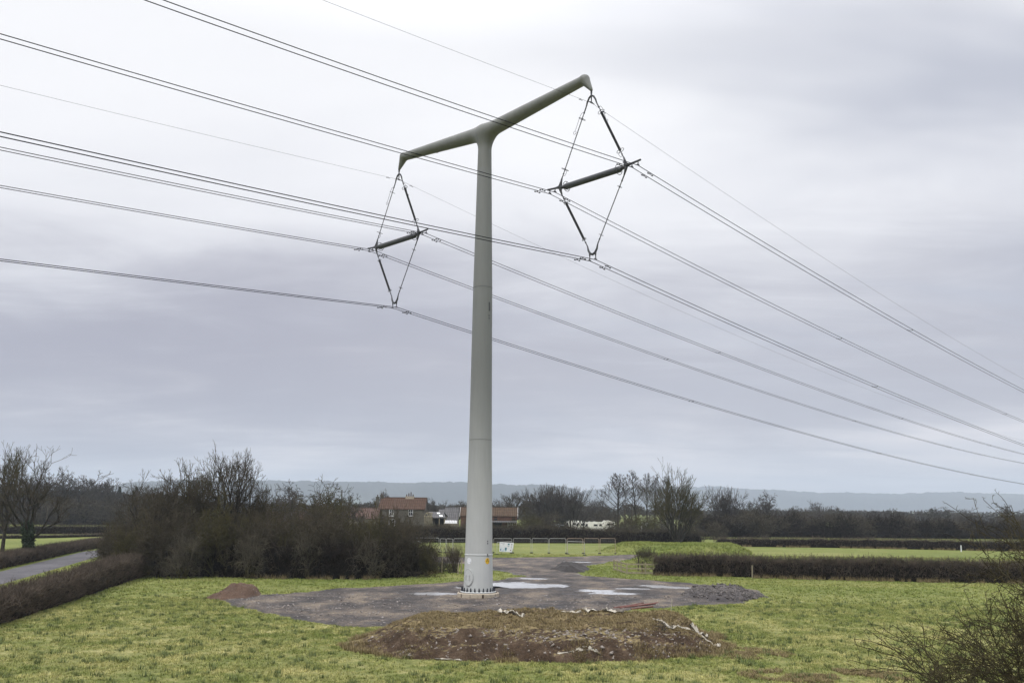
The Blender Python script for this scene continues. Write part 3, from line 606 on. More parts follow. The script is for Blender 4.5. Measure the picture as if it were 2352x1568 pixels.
# ------------------------------------------------------------------ hedges
def hedge(label, path, h, w, mat='twig', dens=420, seed=1, r=.011, tl=.45, name='hedge', verge=True, cat='hedge', core_k=.80, up=1.0):
    path = np.array([p[:2] for p in path], float); h = np.array(h if hasattr(h, '__len__') else [h] * len(path), float)
    seg = np.linalg.norm(np.diff(path, axis=0), axis=1); cum = np.r_[0, np.cumsum(seg)]; Lt = cum[-1]; n = max(8, int(Lt / .6)); t = np.linspace(0, Lt, n)
    px = np.interp(t, cum, path[:, 0]); py = np.interp(t, cum, path[:, 1]); hh = np.interp(t, cum, h); T = np.stack([np.gradient(px), np.gradient(py)], 1); T /= np.linalg.norm(T, axis=1, keepdims=True); Nn = np.stack([-T[:, 1], T[:, 0]], 1)
    org = np.array([px.mean(), py.mean(), 0]); rg = np.random.default_rng(seed)
    root = empty(name, org, label, cat)
    prof = [(-.5, 0), (-.52, .35), (-.48, .7), (-.36, .93), (-.12, 1), (.12, 1), (.36, .93), (.48, .7), (.52, .35), (.5, 0)]
    V = []
    for i in range(n):
        for j, (a, b) in enumerate(prof):
            q = 1 + .22 * rg.normal() * .6; ww = w * core_k * (a + .05 * rg.normal()); zz = hh[i] * core_k * 1.08 * b * (1 + .05 * rg.normal() + .24 * (fbm(np.array([t[i] * .35]), np.array([seed * 3.1]), 3, seed)[0])) 
            e_ = min(1, min(t[i], Lt - t[i]) / 1.0) ** .5
            V.append((px[i] + Nn[i, 0] * ww * e_ - org[0], py[i] + Nn[i, 1] * ww * e_ - org[1], zz * (.3 + .7 * e_) - .02))
    k = len(prof); Fq = [(i * k + j, i * k + j + 1, (i + 1) * k + j + 1, (i + 1) * k + j) for i in range(n - 1) for j in range(k - 1)]
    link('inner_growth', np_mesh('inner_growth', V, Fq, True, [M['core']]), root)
    m = int(dens * Lt); tt = rg.uniform(0, Lt, m); ii = np.clip((tt / Lt * (n - 1)).astype(int), 0, n - 2)
    X = np.interp(tt, t, px); Y = np.interp(tt, t, py); H = np.interp(tt, t, hh) * (1 + .28 * fbm(tt * .35, tt * 0 + seed * 3.1, 3, seed))
    u = rg.uniform(-1, 1, m); top = rg.random(m) < .45; side = np.where(u > 0, 1, -1)
    a = np.where(top, rg.uniform(-.5, .5, m), side * rg.uniform(.30, .5, m)); z = np.where(top, H * rg.uniform(.72, .97, m), H * rg.uniform(.0, .92, m) ** .8)
    S = np.stack([X + Nn[ii, 0] * a * w, Y + Nn[ii, 1] * a * w, z], -1)
    out = np.stack([Nn[ii, 0] * side, Nn[ii, 1] * side, 0 * u], -1) * np.where(top, .15, .5)[:, None]
    D = unit(out + rg.normal(size=(m, 3)) * .5 + np.array([0, 0, 1.0]) * (up * np.where(top, 1.1, .7))[:, None]); L = tl * (.35 + 1.1 * rg.random(m) ** 1.8)
    sgs = grow(rg, S - org, D, L, np.full(m, r), [dict(ns=2, wander=.18, trop=.05, taper=.6, nc=2, f0=.3, ratio=.5, ang=35, angsd=12, rr=.7, rmin=r * .5), dict(ns=1, wander=.2, trop=.1, taper=.5, rmin=r * .45)])
    link('twigs', seg_mesh('twigs', cat_seg(sgs), M[mat]), root)
    if verge:
        m = int(Lt * 16); tt = rg.uniform(0, Lt, m); ii = np.clip((tt / Lt * (n - 1)).astype(int), 0, n - 2); X = np.interp(tt, t, px); Y = np.interp(tt, t, py)
        sgn = np.where(-Nn[ii, 1] > 0, 1, -1) ; a = w * .5 + rg.uniform(-.1, .45, m)
        kp = fbm(X * .6, Y * .6, 3, 4) > -.06
        pp = np.stack([X + Nn[ii, 0] * a * sgn, Y + Nn[ii, 1] * a * sgn, 0 * X], -1)[kp] - org
        v_ = link('dry_grass', tufts('dry_grass', pp, .12, .5, M['deadgrass'], 9, seed, .7, .014, .14), root); prop(v_, kind='stuff')
    return root
def back(pts, off):   # move a front line away from the viewer by off metres along the view
    out = []
    for q in pts:
        d = np.array(q[:2]) / np.linalg.norm(q[:2]); out.append(np.array(q[:2]) + d * off)
    return out
h1 = [G(x, y) for x, y in ((0, 1434), (80, 1408), (160, 1382), (240, 1353), (335, 1322))]
d0 = (h1[0][:2] - h1[1][:2]); d0 /= np.linalg.norm(d0)
h1 = [np.r_[h1[0][:2] + d0 * 26, 0]] + h1
h1b = [q[:2] + np.array([-.85, .55]) for q in h1]
hedge('dark brown roadside hedge running from the lower left corner to the big thicket', h1b, [1.15, 1.2, 1.3, 1.4, 1.55, 1.8], 1.9, 'twig_red', 560, 2, .016, .5)
hedge('low trimmed hedge on the far side of the lane under the ivy-clad tree', back([G(-260, 1368), G(0, 1304), G(49, 1294), G(140, 1273), G(226, 1256), G(300, 1243)], 1.0), [1.3, 1.3, 1.25, 1.15, 1.05, 1.05], 1.8, 'twig_red', 330, 3, .014, .4)
hedge('far dark hedge across the left fields with a white marker post before it', back([G(-300, 1228), G(0, 1226), G(150, 1226), G(330, 1225)], 1.2), 1.75, 2.2, 'twig', 90, 4, .03, .5, verge=False)
hedge('thin low hedge line just in front of the far left hedge', back([G(-300, 1240), G(0, 1237), G(120, 1235), G(255, 1231)], .6), .55, 1.0, 'twig_red', 60, 5, .025, .35, verge=False)
hedge('long dark hedge behind the wire fence panels in the centre', back([G(880, 1243), G(1000, 1245.5), G(1130, 1246.5), G(1300, 1247), G(1450, 1247.5), G(1560, 1247)], 1.4), [2.6, 2.8, 2.85, 2.8, 2.4, 2.2], 2.8, 'twig', 260, 6, .020, .5, verge=False)
hedge('short low end of the centre hedge beside the green field', back([G(1562, 1247.5), G(1612, 1247)], 1.2), [1.6, 1.5], 2.2, 'twig', 260, 7, .020, .6, verge=False)
hedge('far trimmed hedge across the right fields behind the wooden posts', back([G(1640, 1254), G(1760, 1255.5), G(1887, 1257), G(2100, 1261), G(2245, 1264), G(2450, 1267), G(2900, 1276)], 1.0), [1.4, 1.45, 1.6, 1.6, 1.6, 1.6, 1.6], 1.9, 'twig_red', 150, 8, .020, .4)
hedge('broad black trimmed hedge along the back of the right-hand grass field', back([G(1500, 1321), G(1540, 1322), G(1665, 1324), G(1802, 1329), G(2075, 1335.5), G(2352, 1340), G(2800, 1352)], .95), [1.5, 1.65, 1.75, 1.75, 1.75, 1.8, 1.8], 1.9, 'twig_red', 480, 9, .015, .5)
hedge('thin see-through straggly growth at the left end of the black trimmed hedge', back([G(1466, 1316), G(1500, 1319)], 1.2), [1.7, 1.9], .9, 'twig', 330, 10, .010, .7, core_k=.05)

# ------------------------------------------------------------------ trees and bushes
rnd = random.Random(5)
plant('ash1', 'ash_tree', 'tree', 64, G(60, 1289)[1], 1030, 150, 'tall bare tree with a thick ivy-clad trunk beside the lane at the far left', rz=1.2)
plant('ash2', 'bare_tree', 'tree', 2, G(60, 1289)[1] + 4, 1024, 130, 'bare olive-brown tree cut by the left edge, behind the ivy-clad tree', rz=.4)
for i, (x, top, w, kk) in enumerate(((98, 1106, 90, 'far1'), (135, 1093, 105, 'oak2'), (172, 1098, 95, 'far1'), (205, 1114, 80, 'far2'), (232, 1112, 75, 'far3'), (262, 1134, 60, 'far1'), (330, 1125, 70, 'far2'), (60, 1110, 80, 'far3'), (20, 1115, 80, 'far1'))):
    plant(kk, 'bare_tree', 'tree', x, 285 + rnd.uniform(-8, 22), top - 12, w * 1.2, 'bare tree in the front row of the left woodland, %s from the left' % ['third', 'fourth', 'fifth', 'sixth', 'seventh', 'eighth', 'last', 'second', 'first'][i], 'trees of the left woodland')
for i, (x, top, w) in enumerate(((40, 1158, 80), (105, 1152, 80), (160, 1146, 90), (215, 1150, 85), (265, 1156, 70), (315, 1150, 80))):
    plant('scrf', 'bare_bush', 'bush', x, 272 + rnd.uniform(-4, 4), top, w, '%s grey-brown thorn bush along the foot of the left woodland' % ['leftmost', 'second', 'third', 'fourth', 'fifth', 'rightmost'][i], 'bushes at the foot of the left woodland')
    plant('scr1', 'bare_bush', 'bush', x + 26, 279 + rnd.uniform(-4, 4), top - 6, w, '%s bush of the second row at the foot of the left woodland' % ['leftmost', 'second', 'third', 'fourth', 'fifth', 'rightmost'][i], 'bushes at the foot of the left woodland')
def conifer(x, Y, top, w, label):
    Xc_ = XG(x, Y); H = P(x, top, Y)[2]; wd = w * Y / F; o = empty('conifer', (Xc_, Y, 0), label, 'conifer', 'conifers behind the left woodland')
    MB().tube([(0, 0, 0), (0, 0, H * .95)], [.25, .05], 6).build('trunk', M['bark'], o)
    rg = np.random.default_rng(int(x)); n = 2600; t = rg.random(n) ** 1.2; r = wd / 2 * (1 - t) ** .8 * (.85 + .25 * np.sin(t * 26)) * rg.random(n) ** .4; a = rg.uniform(0, 6.28, n)
    C = np.stack([r * np.cos(a), r * np.sin(a), H * (.08 + .92 * t)], 1); V, Fc = leaves(rg, C, .42, n, .05); link('crown', np_mesh('crown', V, Fc, False, [M['needle']]), o)
conifer(268, 325, 1118, 34, 'dark green pointed conifer, left of the pair rising above the left woodland')
conifer(307, 325, 1119, 32, 'dark green pointed conifer, right of the pair rising above the left woodland')

# big thicket left of the pylon
for x, dy, top, w, kk, lab in ((335, 7, 1085, 140, 'ash4', 'bare branching tree at the left shoulder of the big thicket'), (400, 8, 1058, 175, 'ash4', 'bare tree with forked limbs rising from the left half of the big thicket'),
        (448, 10, 1062, 130, 'ash2', 'slender bare tree between the two tallest trees of the thicket'), (512, 8, 1034, 185, 'ash3', 'tallest round-headed bare tree rising from the thicket'), (590, 10, 1088, 110, 'ash4', 'crooked bare tree on the right shoulder of the thicket'),
        (735, 14, 1104, 170, 'oak1', 'gnarled mossy oak over the low barns'), (662, 50, 1112, 150, 'oak2', 'round grey bare tree standing behind the low barns'), (800, 60, 1134, 110, 'oak2', 'low spreading bare tree beside the wooden telegraph pole')):
    yb = G(x, 1325)[1]; plant(kk, 'bare_tree', 'tree', x, yb + dy, top, w, lab)
fr_x = [(262, 1195, 110), (318, 1180, 120), (378, 1150, 140), (440, 1178, 110), (500, 1142, 150), (560, 1176, 110), (622, 1160, 135), (682, 1196, 105), (742, 1152, 145), (800, 1192, 105), (856, 1164, 130), (908, 1176, 115), (950, 1194, 95), (980, 1240, 60)]
od = ['first', 'second', 'third', 'fourth', 'fifth', 'sixth', 'seventh', 'eighth', 'ninth', 'tenth', 'eleventh', 'twelfth', 'thirteenth', 'fourteenth', 'fifteenth', 'sixteenth', 'seventeenth', 'eighteenth', 'nineteenth', 'twentieth', 'twenty-first', 'twenty-second', 'twenty-third', 'twenty-fourth', 'twenty-fifth', 'twenty-sixth', 'twenty-seventh', 'twenty-eighth', 'twenty-ninth', 'thirtieth', 'thirty-first', 'thirty-second', 'thirty-third', 'thirty-fourth', 'thirty-fifth', 'thirty-sixth']
for i, (x, top, w) in enumerate(fr_x):
    plant(['scr1', 'scr2', 'scr1'][i % 3], 'thorn_bush', 'bush', x, G(x, 1329 if x > 300 else 1322)[1] + 2.4 + rnd.uniform(-.3, .4), top, w, '%s tangled bare bush from the left in the front row of the big thicket' % od[i], 'front row bushes of the thicket')
bk_x = [(290, 1165, 120), (350, 1140, 140), (415, 1124, 140), (475, 1108, 150), (538, 1106, 150), (596, 1126, 120), (650, 1168, 110), (715, 1140, 120), (775, 1166, 110), (835, 1176, 110), (890, 1168, 110)]
for i, (x, top, w) in enumerate(bk_x):
    plant(['scr2', 'scr1', 'scr2'][i % 3], 'thorn_bush', 'bush', x, G(x, 1322)[1] + 7.5 + rnd.uniform(-.6, .6), top, w, '%s tangled bare bush from the left in the back row of the big thicket' % od[i], 'back row bushes of the thicket')
for i, (x, top, w, lab) in enumerate(((572, 1205, 70, 'pale-stemmed low bush left of the middle of the thicket front'), (705, 1215, 80, 'pale-stemmed low bush in the middle of the thicket front'), (842, 1222, 80, 'pale-stemmed low bush near the right end of the thicket front'), (420, 1210, 80, 'pale-stemmed low bush near the left end of the thicket front'))):
    plant('scr4', 'pale_bush', 'bush', x, G(x, 1330)[1] + .9, top, w, lab)
# dense low growth at the foot of the thicket
hedge('dense dark bramble and briar along the foot of the big thicket', back([G(255, 1312), G(330, 1320), G(460, 1325), G(640, 1329), G(800, 1331), G(900, 1328), G(965, 1318)], 1.9), [2.0, 2.5, 2.9, 2.4, 2.6, 2.2, 1.5], 3.0, 'twig_dark', 700, 12, .012, .8, name='bramble_thicket', cat='thicket')
hedge('continuous dark undergrowth along the foot of the belt beyond the right fields', [(XG(x_, 211), 211) for x_ in (1612, 1750, 1900, 2050, 2200, 2352, 2500)], [1.3, 1.7, 1.4, 1.9, 1.4, 1.7, 1.5], 3.5, 'twig_dark', 90, 13, .03, .9, verge=False, name='undergrowth', cat='undergrowth')
hedge('continuous dark undergrowth along the foot of the left woodland', [(XG(x_, 276), 276) for x_ in (-60, 60, 160, 260, 360)], [5, 6, 6.5, 6, 6], 5.5, 'twig_dark', 90, 14, .04, 1.5, verge=False, name='undergrowth', cat='undergrowth')
plant('cop', 'coppiced_bush', 'bush', 1041, G(1041, 1315)[1], 1243, 62, 'upright many-stemmed bush just left of the pylon base', rz=.3)
plant('cop', 'coppiced_bush', 'bush', 985, G(985, 1316)[1], 1250, 60, 'straggly upright bush at the right end of the big thicket', rz=2.3)
plant('scr3', 'bare_bush', 'bush', 1012, G(1012, 1313)[1], 1275, 60, 'low thin bush between two wooden stakes left of the pylon', rz=1)

# trees behind the farm
for x, Y, top, w, kk, lab in ((883, 245, 1128, 50, 'oak2', 'small bare tree showing behind the left farmhouse chimney'), (845, 262, 1146, 80, 'far3', 'dome-shaped grey bush tree behind the long barn roof'), (985, 235, 1144, 42, 'far3', 'dark rounded bare tree right of the farmhouse roof'),
        (1035, 262, 1152, 60, 'far1', 'bare tree behind the grey slate barn'), (1065, 270, 1148, 50, 'far2', 'bare tree half hidden behind the left side of the pylon'), (1008, 300, 1158, 70, 'far1', 'faint bare tree in the gap between farmhouse and slate barn'),
        (1150, 300, 1152, 60, 'far1', 'faint grey tree just right of the pylon above the red roof'), (1185, 224, 1128, 85, 'ash3', 'bare leaning tree above the right end of the brick house'), (1222, 230, 1126, 75, 'far1', 'second tall bare tree from the brick house in the centre wood'),
        (1250, 226, 1117, 80, 'vase2', 'tall fan-shaped bare tree in the middle of the centre wood'), (1283, 230, 1118, 80, 'vase2', 'fan-shaped bare tree right of the middle of the centre wood'), (1313, 226, 1120, 75, 'vase2', 'rightmost tall bare tree of the centre wood'),
        (1340, 240, 1155, 60, 'far1', 'low grey tree at the right foot of the centre wood'), (1374, 275, 1141, 60, 'far1', 'rounded bare tree standing alone between centre wood and poplars'), (1400, 262, 1162, 60, 'far2', 'low bare tree behind the white caravans'),
        (1450, 275, 1150, 90, 'far3', 'pale grey scrub tree behind the poplar trunks'), (1520, 262, 1152, 80, 'far3', 'grey scrub tree behind the rightmost poplars'), (1600, 245, 1168, 70, 'far2', 'low brown tree behind the large spreading tree')):
    plant(kk, 'bare_tree', 'tree', x, Y, top, w, lab)
for x, Y, top, w, kk, lab in ((1215, 198, 1170, 85, 'scr2', 'dark ivy-green scrub beside the brick house'), (1262, 212, 1176, 80, 'scrf', 'dark scrub behind the grey trailer'), (1320, 262, 1176, 90, 'scrf', 'dark scrub behind the left caravan'), (1175, 190, 1196, 50, 'scr2', 'creeper-covered bush under the brick house windows'),
        (1375, 262, 1178, 80, 'scrf', 'dark scrub behind the right caravan'), (1425, 186, 1186, 75, 'scr1', 'brown scrub in front of the poplars at the end of the caravans'), (1470, 192, 1172, 90, 'scr2', 'olive scrub below the tallest poplar'), (1520, 196, 1186, 80, 'scr3', 'brown scrub left of the large spreading tree'), (1640, 190, 1196, 60, 'scrf', 'scrub between the large spreading tree and the right belt'),
        (992, 184, 1192, 30, 'scr2', 'dark evergreen-looking bush in front of the timber lean-to'), (1085, 190, 1186, 60, 'scr1', 'brown scrub in front of the brick gable'), (930, 175, 1200, 80, 'scr1', 'grey scrub below the farmhouse windows'), (1570, 176, 1196, 80, 'scr1', 'scrub around the foot of the large spreading tree')):
    plant(kk, 'bare_bush', 'bush', x, Y, top, w, lab)
for i, (x, top, w) in enumerate(((1419, 1087, 88), (1462, 1080, 66), (1487, 1086, 48), (1504, 1089, 48), (1532, 1092, 56))):
    plant(['pop1', 'pop2'][i % 2], 'poplar_tree', 'tree', x, 240 + 3 * i, top, w, '%s tall bare poplar of the row beyond the centre hedge' % ['leftmost and broadest', 'second and tallest', 'third', 'fourth', 'rightmost'][i], 'row of bare poplars')
plant('vase', 'bare_tree', 'tree', 1556, G(1556, 1249)[1] + 2, 1078, 165, 'large spreading many-stemmed bare tree rising from the right end of the centre hedge', rz=.8)
for x, Y, top, w, kk, lab in ((1665, 222, 1121, 80, 'vase2', 'tall bare tree standing alone right of the large spreading tree'), (1692, 232, 1160, 55, 'far1', 'small bare tree next to the tall lone tree'), (1722, 236, 1152, 55, 'far2', 'brownish bare tree halfway between the two lone trees'), (1769, 232, 1131, 82, 'oak2', 'round-headed lone bare tree above the dark belt'),
        (1875, 520, 1150, 40, 'far1', 'faint distant bare tree above the far copse'), (2000, 330, 1172, 40, 'far1', 'small distant bare tree over the middle of the right belt'), (2062, 340, 1168, 52, 'far3', 'distant pale bare tree over the right belt'), (2170, 360, 1165, 85, 'far3', 'broad distant bare tree over the right belt, below the lowest wires'),
        (2312, 300, 1160, 60, 'oak2', 'distant bare tree near the right edge'), (2215, 370, 1166, 55, 'far1', 'distant bare tree right of the broad one'), (1950, 380, 1172, 60, 'far3', 'distant rounded tree left of the middle of the right belt')):
    plant(kk, 'bare_tree', 'tree', x, Y, top, w, lab)
i = 0
for x in np.arange(1615, 2420, 24.5):
    top = 1186 + 9 * (x - 1615) / 740 + rnd.uniform(-13, 9); Yt = 213 + rnd.uniform(-7, 7)
    plant(['scrf', 'scrd', 'far2', 'scrd', 'scrf'][i % 5], 'thorn_bush', 'bush', x + rnd.uniform(-5, 5), Yt, top, rnd.uniform(60, 84), '%s bush from the left in the dark belt beyond the right fields' % od[i], 'dark belt of bushes beyond the right fields'); i += 1
i = 0
for x in np.arange(1600, 2440, 34):
    plant(['far3', 'far2', 'far1'][i % 3], 'bare_tree', 'tree', x + rnd.uniform(-8, 8), 245 + rnd.uniform(-10, 20), 1180 + 8 * (x - 1600) / 740 + rnd.uniform(-16, 9), rnd.uniform(48, 80), '%s small tree from the left in the row just behind the dark belt' % od[i], 'row of small trees behind the dark belt'); i += 1
i = 0
for x in (1825, 1850, 1872, 1895, 1915):
    plant(['far3', 'far2'][i % 2], 'bare_tree', 'tree', x, 330 + 6 * i, 1164 + rnd.uniform(-4, 4), 42, '%s tree of the bluish copse beyond the dark belt' % ['leftmost', 'second', 'middle', 'fourth', 'rightmost'][i], 'distant copse'); i += 1
i = 0
for x in np.arange(30, 345, 31):
    plant(['far3', 'far2', 'far1'][i % 3], 'bare_tree', 'tree', x, 300 + rnd.uniform(0, 20), 1130 + rnd.uniform(-8, 10) - 12 * (100 < x < 200), 72, '%s tree from the left in the back row of the left woodland' % od[i], 'back row of the left woodland'); i += 1
i = 0
for x in list(np.arange(600, 860, 42)) + list(np.arange(1090, 1400, 40)):
    plant(['far3', 'far2', 'far1'][i % 3], 'bare_tree', 'tree', x, 330 + rnd.uniform(0, 25), 1152 + rnd.uniform(-6, 8), 62, '%s tree from the left in the faint treeline behind the farm' % od[i], 'faint treeline behind the farm'); i += 1

# ------------------------------------------------------------------ far country
def ridge(name, prof_px, Y0, depth, seed, mat, bumps):
    px = np.array(prof_px, float); xs_ = np.linspace(px[0, 0], px[-1, 0], 1100); tops = np.interp(xs_, px[:, 0], px[:, 1])
    nd = 40; V = np.zeros((nd, len(xs_), 3))
    for i, d in enumerate(np.linspace(0, 1, nd)):
        Yd = Y0 + depth * d; base = np.array([P(x, t, Y0 + depth * .62) for x, t in zip(xs_, tops)])
        sc_ = Yd / base[:, 1]; prof_h = math.sin(min(1, d / .62) * math.pi / 2) ** 1.3 if d < .62 else math.cos((d - .62) / .38 * math.pi / 2)
        X = base[:, 0] * sc_; z = base[:, 2] * prof_h + bumps * 2.0 * fbm(X * .006, np.full_like(X, Yd * .006), 3, seed) * min(1, d * 4) * (d < .97) + bumps * 2.2 * np.abs(fbm(X * .022, np.full_like(X, Yd * .022), 3, seed + 4)) * (0 < d < 1)
        V[i] = np.stack([X, np.full_like(X, Yd), z - 2 * (d in (0, 1))], -1)
    i = np.arange(nd * len(xs_)).reshape(nd, -1); Fq = np.stack([i[:-1, :-1], i[:-1, 1:], i[1:, 1:], i[1:, :-1]], -1).reshape(-1, 4)
    prop(link(name, np_mesh(name, V.reshape(-1, 3), Fq, False, [mat])), kind='structure')
ridge('hills', [(150, 1170), (215, 1140), (262, 1117), (290, 1107), (420, 1105), (600, 1104), (760, 1108), (900, 1109), (1070, 1110), (1180, 1114), (1290, 1119), (1320, 1124), (1345, 1145), (1420, 1172)], 3600, 800, 5, M['hill'], 9)
ridge('hills', [(1240, 1150), (1330, 1130), (1400, 1124), (1480, 1120), (1650, 1119), (1760, 1124), (1840, 1132), (1960, 1131), (2060, 1134), (2200, 1133), (2352, 1134), (2700, 1136)], 5000, 1300, 9, M['hill'], 12)
ridge('hills', [(-900, 1140), (-300, 1142), (60, 1143), (160, 1146), (230, 1165)], 5000, 900, 15, M['hill'], 12)
# far-off woods that read as one dark line each
def far_wood(Y0, x0, x1, h, seed, n, label):
    rg = np.random.default_rng(seed); x = rg.uniform(x0, x1, n); X = np.array([XG(a, Y0) for a in x]); Yv = Y0 + rg.normal(size=n) * Y0 * .03
    hh = h * (.55 + .9 * np.clip(fbm(X * .02, Yv * .004, 3, seed) + .5, 0, 1)); C = np.stack([X, Yv, hh * rg.uniform(.05, 1, n)], 1)
    V, Fc = leaves(rg, C, h * .16, n * 3, h * .07); V[:, 2] = np.maximum(V[:, 2], -.3)
    prop(link('distant_woodland', np_mesh('distant_woodland', V, Fc, False, [M['farwood']])), label, 'woodland', kind='stuff')
far_wood(520, 1560, 2480, 4.6, 3, 5200, 'bluish wood line across the plain behind the dark belt at the right')
far_wood(900, 1300, 2500, 5.5, 4, 5200, 'pale hazy wood line far out on the plain, in front of the right hills')
far_wood(480, 560, 1420, 5, 6, 4200, 'bluish wood line behind the farm buildings')
far_wood(900, 200, 1400, 7, 8, 4200, 'hazy wood line at the foot of the left hills')
far_wood(420, -200, 420, 9, 7, 3200, 'bluish wood behind the left woodland')

# ------------------------------------------------------------------ pylon
BX, BY = -2.22, 64.63
av = np.array([.7095, -.7047, 0.]); dv = np.array([.7047, .7095, 0.]); zv = np.array([0, 0, 1.])
def L3(s_, t_, z_): return av * s_ + dv * t_ + zv * z_
BASE = np.array([BX, BY, 0.])
pyl = empty('t_pylon', (BX, BY, 0), 'tall pale grey tubular T-shaped pylon standing on a round concrete base in the yard', 'pylon')
def pr(z): return float(np.interp(z, [0.45, 2.93, 10.97, 22.25, 31.2, 34], [1.04, .97, .82, .715, .555, .53]))
def pole_sec(z0, z1, mat):
    zs = np.linspace(z0, z1, 12); mb = MB(); mb.lathe((0, 0, 0), (0, 0, 1), [(z, pr(z)) for z in zs], 56, False); return mb.build('pole_section', mat, pyl, True)
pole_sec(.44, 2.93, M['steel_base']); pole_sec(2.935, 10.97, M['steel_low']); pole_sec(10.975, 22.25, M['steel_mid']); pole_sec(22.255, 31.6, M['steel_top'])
mb = MB()
n = 8; pts = [(1.5 * 1.03 * math.cos(2 * math.pi * (k + .5) / n), 1.5 * 1.03 * math.sin(2 * math.pi * (k + .5) / n)) for k in range(n)]
n = 40; mb.lathe((0, 0, 0), (0, 0, 1), [(-.1, 1.47), (.30, 1.47), (.345, 1.43), (.36, 1.38)], 40)
plinth = mb.build('concrete_base', M['concrete'], pyl)
mb = MB()
for az, w in ((-140, .05), (-75, .13), (-35, .03), (-110, .02)):
    a = rad(az); mb.box((1.472 * math.cos(a), 1.472 * math.sin(a), .15), (.02, w, .32), a)
mb.build('stain', M['rust'], plinth)
MB().lathe((0, 0, 0), (0, 0, 1), [(.355, 1.34), (.375, 1.34)], 48).build('grout_ring', M['rust'], pyl)
MB().lathe((0, 0, 0), (0, 0, 1), [(.37, 1.25), (.43, 1.25), (.445, 1.235), (.45, 1.03)], 64).build('base_flange', M['flange'], pyl, False)
for k in range(24):
    a = 2 * math.pi * (k + .35) / 24; mb = MB(); mb.lathe((1.15 * math.cos(a), 1.15 * math.sin(a), .44), (0, 0, 1), [(0, .062), (.13, .058), (.15, .042), (.25, .036), (.265, .02)], 10); mb.build('bolt_cap', M['cap'], pyl)
for z, e in ((2.93, .035), (10.97, .012), (22.25, .012)):
    MB().lathe((0, 0, z), (0, 0, 1), [(-.035, pr(z) + .002), (-.02, pr(z) + e), (.02, pr(z) + e), (.035, pr(z) + .002)] if e > .02 else [(-.012, pr(z) + .001), (-.006, pr(z) + e), (.006, pr(z) + e), (.012, pr(z) + .001)], 56).build('flange_ring', M['flange'] if e > .02 else M['cast'], pyl)
# plates on the curved skin: az measured from the side facing the camera, positive to the right
vdir = math.atan2(-BY, -BX)
def skin(mb, az, zc, w, h, off, th, shape='ellipse', n=28):
    a0 = vdir + rad(az); r0 = pr(zc); V = []
    if shape == 'ellipse': ring = [(math.cos(t) * w / 2, math.sin(t) * h / 2) for t in np.linspace(0, 2 * math.pi, n, endpoint=False)]
    elif shape == 'box': ring = [(-w / 2, -h / 2), (w / 2, -h / 2), (w / 2, h / 2), (-w / 2, h / 2)]
    else: ring = shape
    for o_ in (off - th, off):
        for (x, z) in ring:
            a = a0 + x / r0; V.append(((pr(zc + z) + o_) * math.cos(a), (pr(zc + z) + o_) * math.sin(a), zc + z))
    c = (r0 + off); m_ = len(ring)
    fs = [tuple(m_ + k for k in range(m_))] + [(k, (k + 1) % m_, m_ + (k + 1) % m_, m_ + k) for k in range(m_)]
    if len(ring) > 4:   # curved fan in strips so that it follows the skin
        fs = fs[1:]
        rings2 = 5; base = len(V)
        for q in range(1, rings2 + 1):
            f_ = 1 - q / rings2
            cx = sum(p[0] for p in ring) / m_; cz = sum(p[1] for p in ring) / m_
            for (x, z) in ring:
                xx = cx + (x - cx) * f_; zz = cz + (z - cz) * f_; a = a0 + xx / r0; V.append(((pr(zc + zz) + off) * math.cos(a), (pr(zc + zz) + off) * math.sin(a), zc + zz))
        prev = m_
        for q in range(rings2):
            cur = base + q * m_; fs += [(prev + k, prev + (k + 1) % m_, cur + (k + 1) % m_, cur + k) for k in range(m_)]; prev = cur
    mb.add(V, fs); return mb
zh = P(1074, 1325, 63.8)[2]; hatch = skin(MB(), -43, zh, .80, 1.16, .07, .09).build('access_hatch', M['steel_base'], pyl)
mb = MB()
for k in range(26):
    t = 2 * math.pi * k / 26; x = .36 * math.cos(t); z = .54 * math.sin(t); skin(mb, -43 + math.degrees(x / 1.02), zh + z, .022, .022, .085, .02, 'box')
mb.build('hatch_bolt', M['cast'], hatch)['kind'] = 'stuff'
for sx_ in (-.14, .17):
    mb = MB(); az = -43 + math.degrees(sx_ / 1.02)
    skin(mb, az, zh + .12, .05, .06, .10, .04, 'box'); skin(mb, az, zh - .14, .06, .05, .10, .04, 'box'); skin(mb, az - 2, zh - .02, .02, .26, .11, .02, 'box'); mb.build('handle', M['steel_top'], hatch)
zs_ = P(1074, 1287.5, 63.8)[2]
st_ = skin(MB(), -43, zs_, .40, .42, .004, .006).build('round_sticker', M['white'], pyl)
mb = MB()
for dz_, ww in ((.13, .16), (.075, .08), (.015, .30), (-.02, .26), (-.10, .07), (-.105, .05)): skin(mb, -43, zs_ + dz_, ww, .014, .007, .003, 'box')
skin(mb, -36, zs_ - .10, .06, .06, .007, .003, 'box'); mb.build('print', M['greyprint'], st_)
ys_ = skin(MB(), 39, zs_, .38, .42, .004, .006).build('danger_sign', M['yellow'], pyl)
mb = MB()
def tri(mb, az, zc, s1, off): return skin(mb, az, zc, 0, 0, off, .003, [(-s1, -s1 * .8), (0, -s1 * .8), (s1, -s1 * .8), (s1 * .5, s1 * .1), (0, s1), (-s1 * .5, s1 * .1)])
tri(mb, 39, zs_ + .06, .125, .007); skin(mb, 39, zs_ - .09, .26, .018, .007, .003, 'box'); skin(mb, 39, zs_ - .125, .20, .018, .007, .003, 'box'); mb.build('print', M['black'], ys_)
mb = MB(); tri(mb, 39, zs_ + .052, .085, .010); mb.build('triangle_field', M['yellow'], ys_)
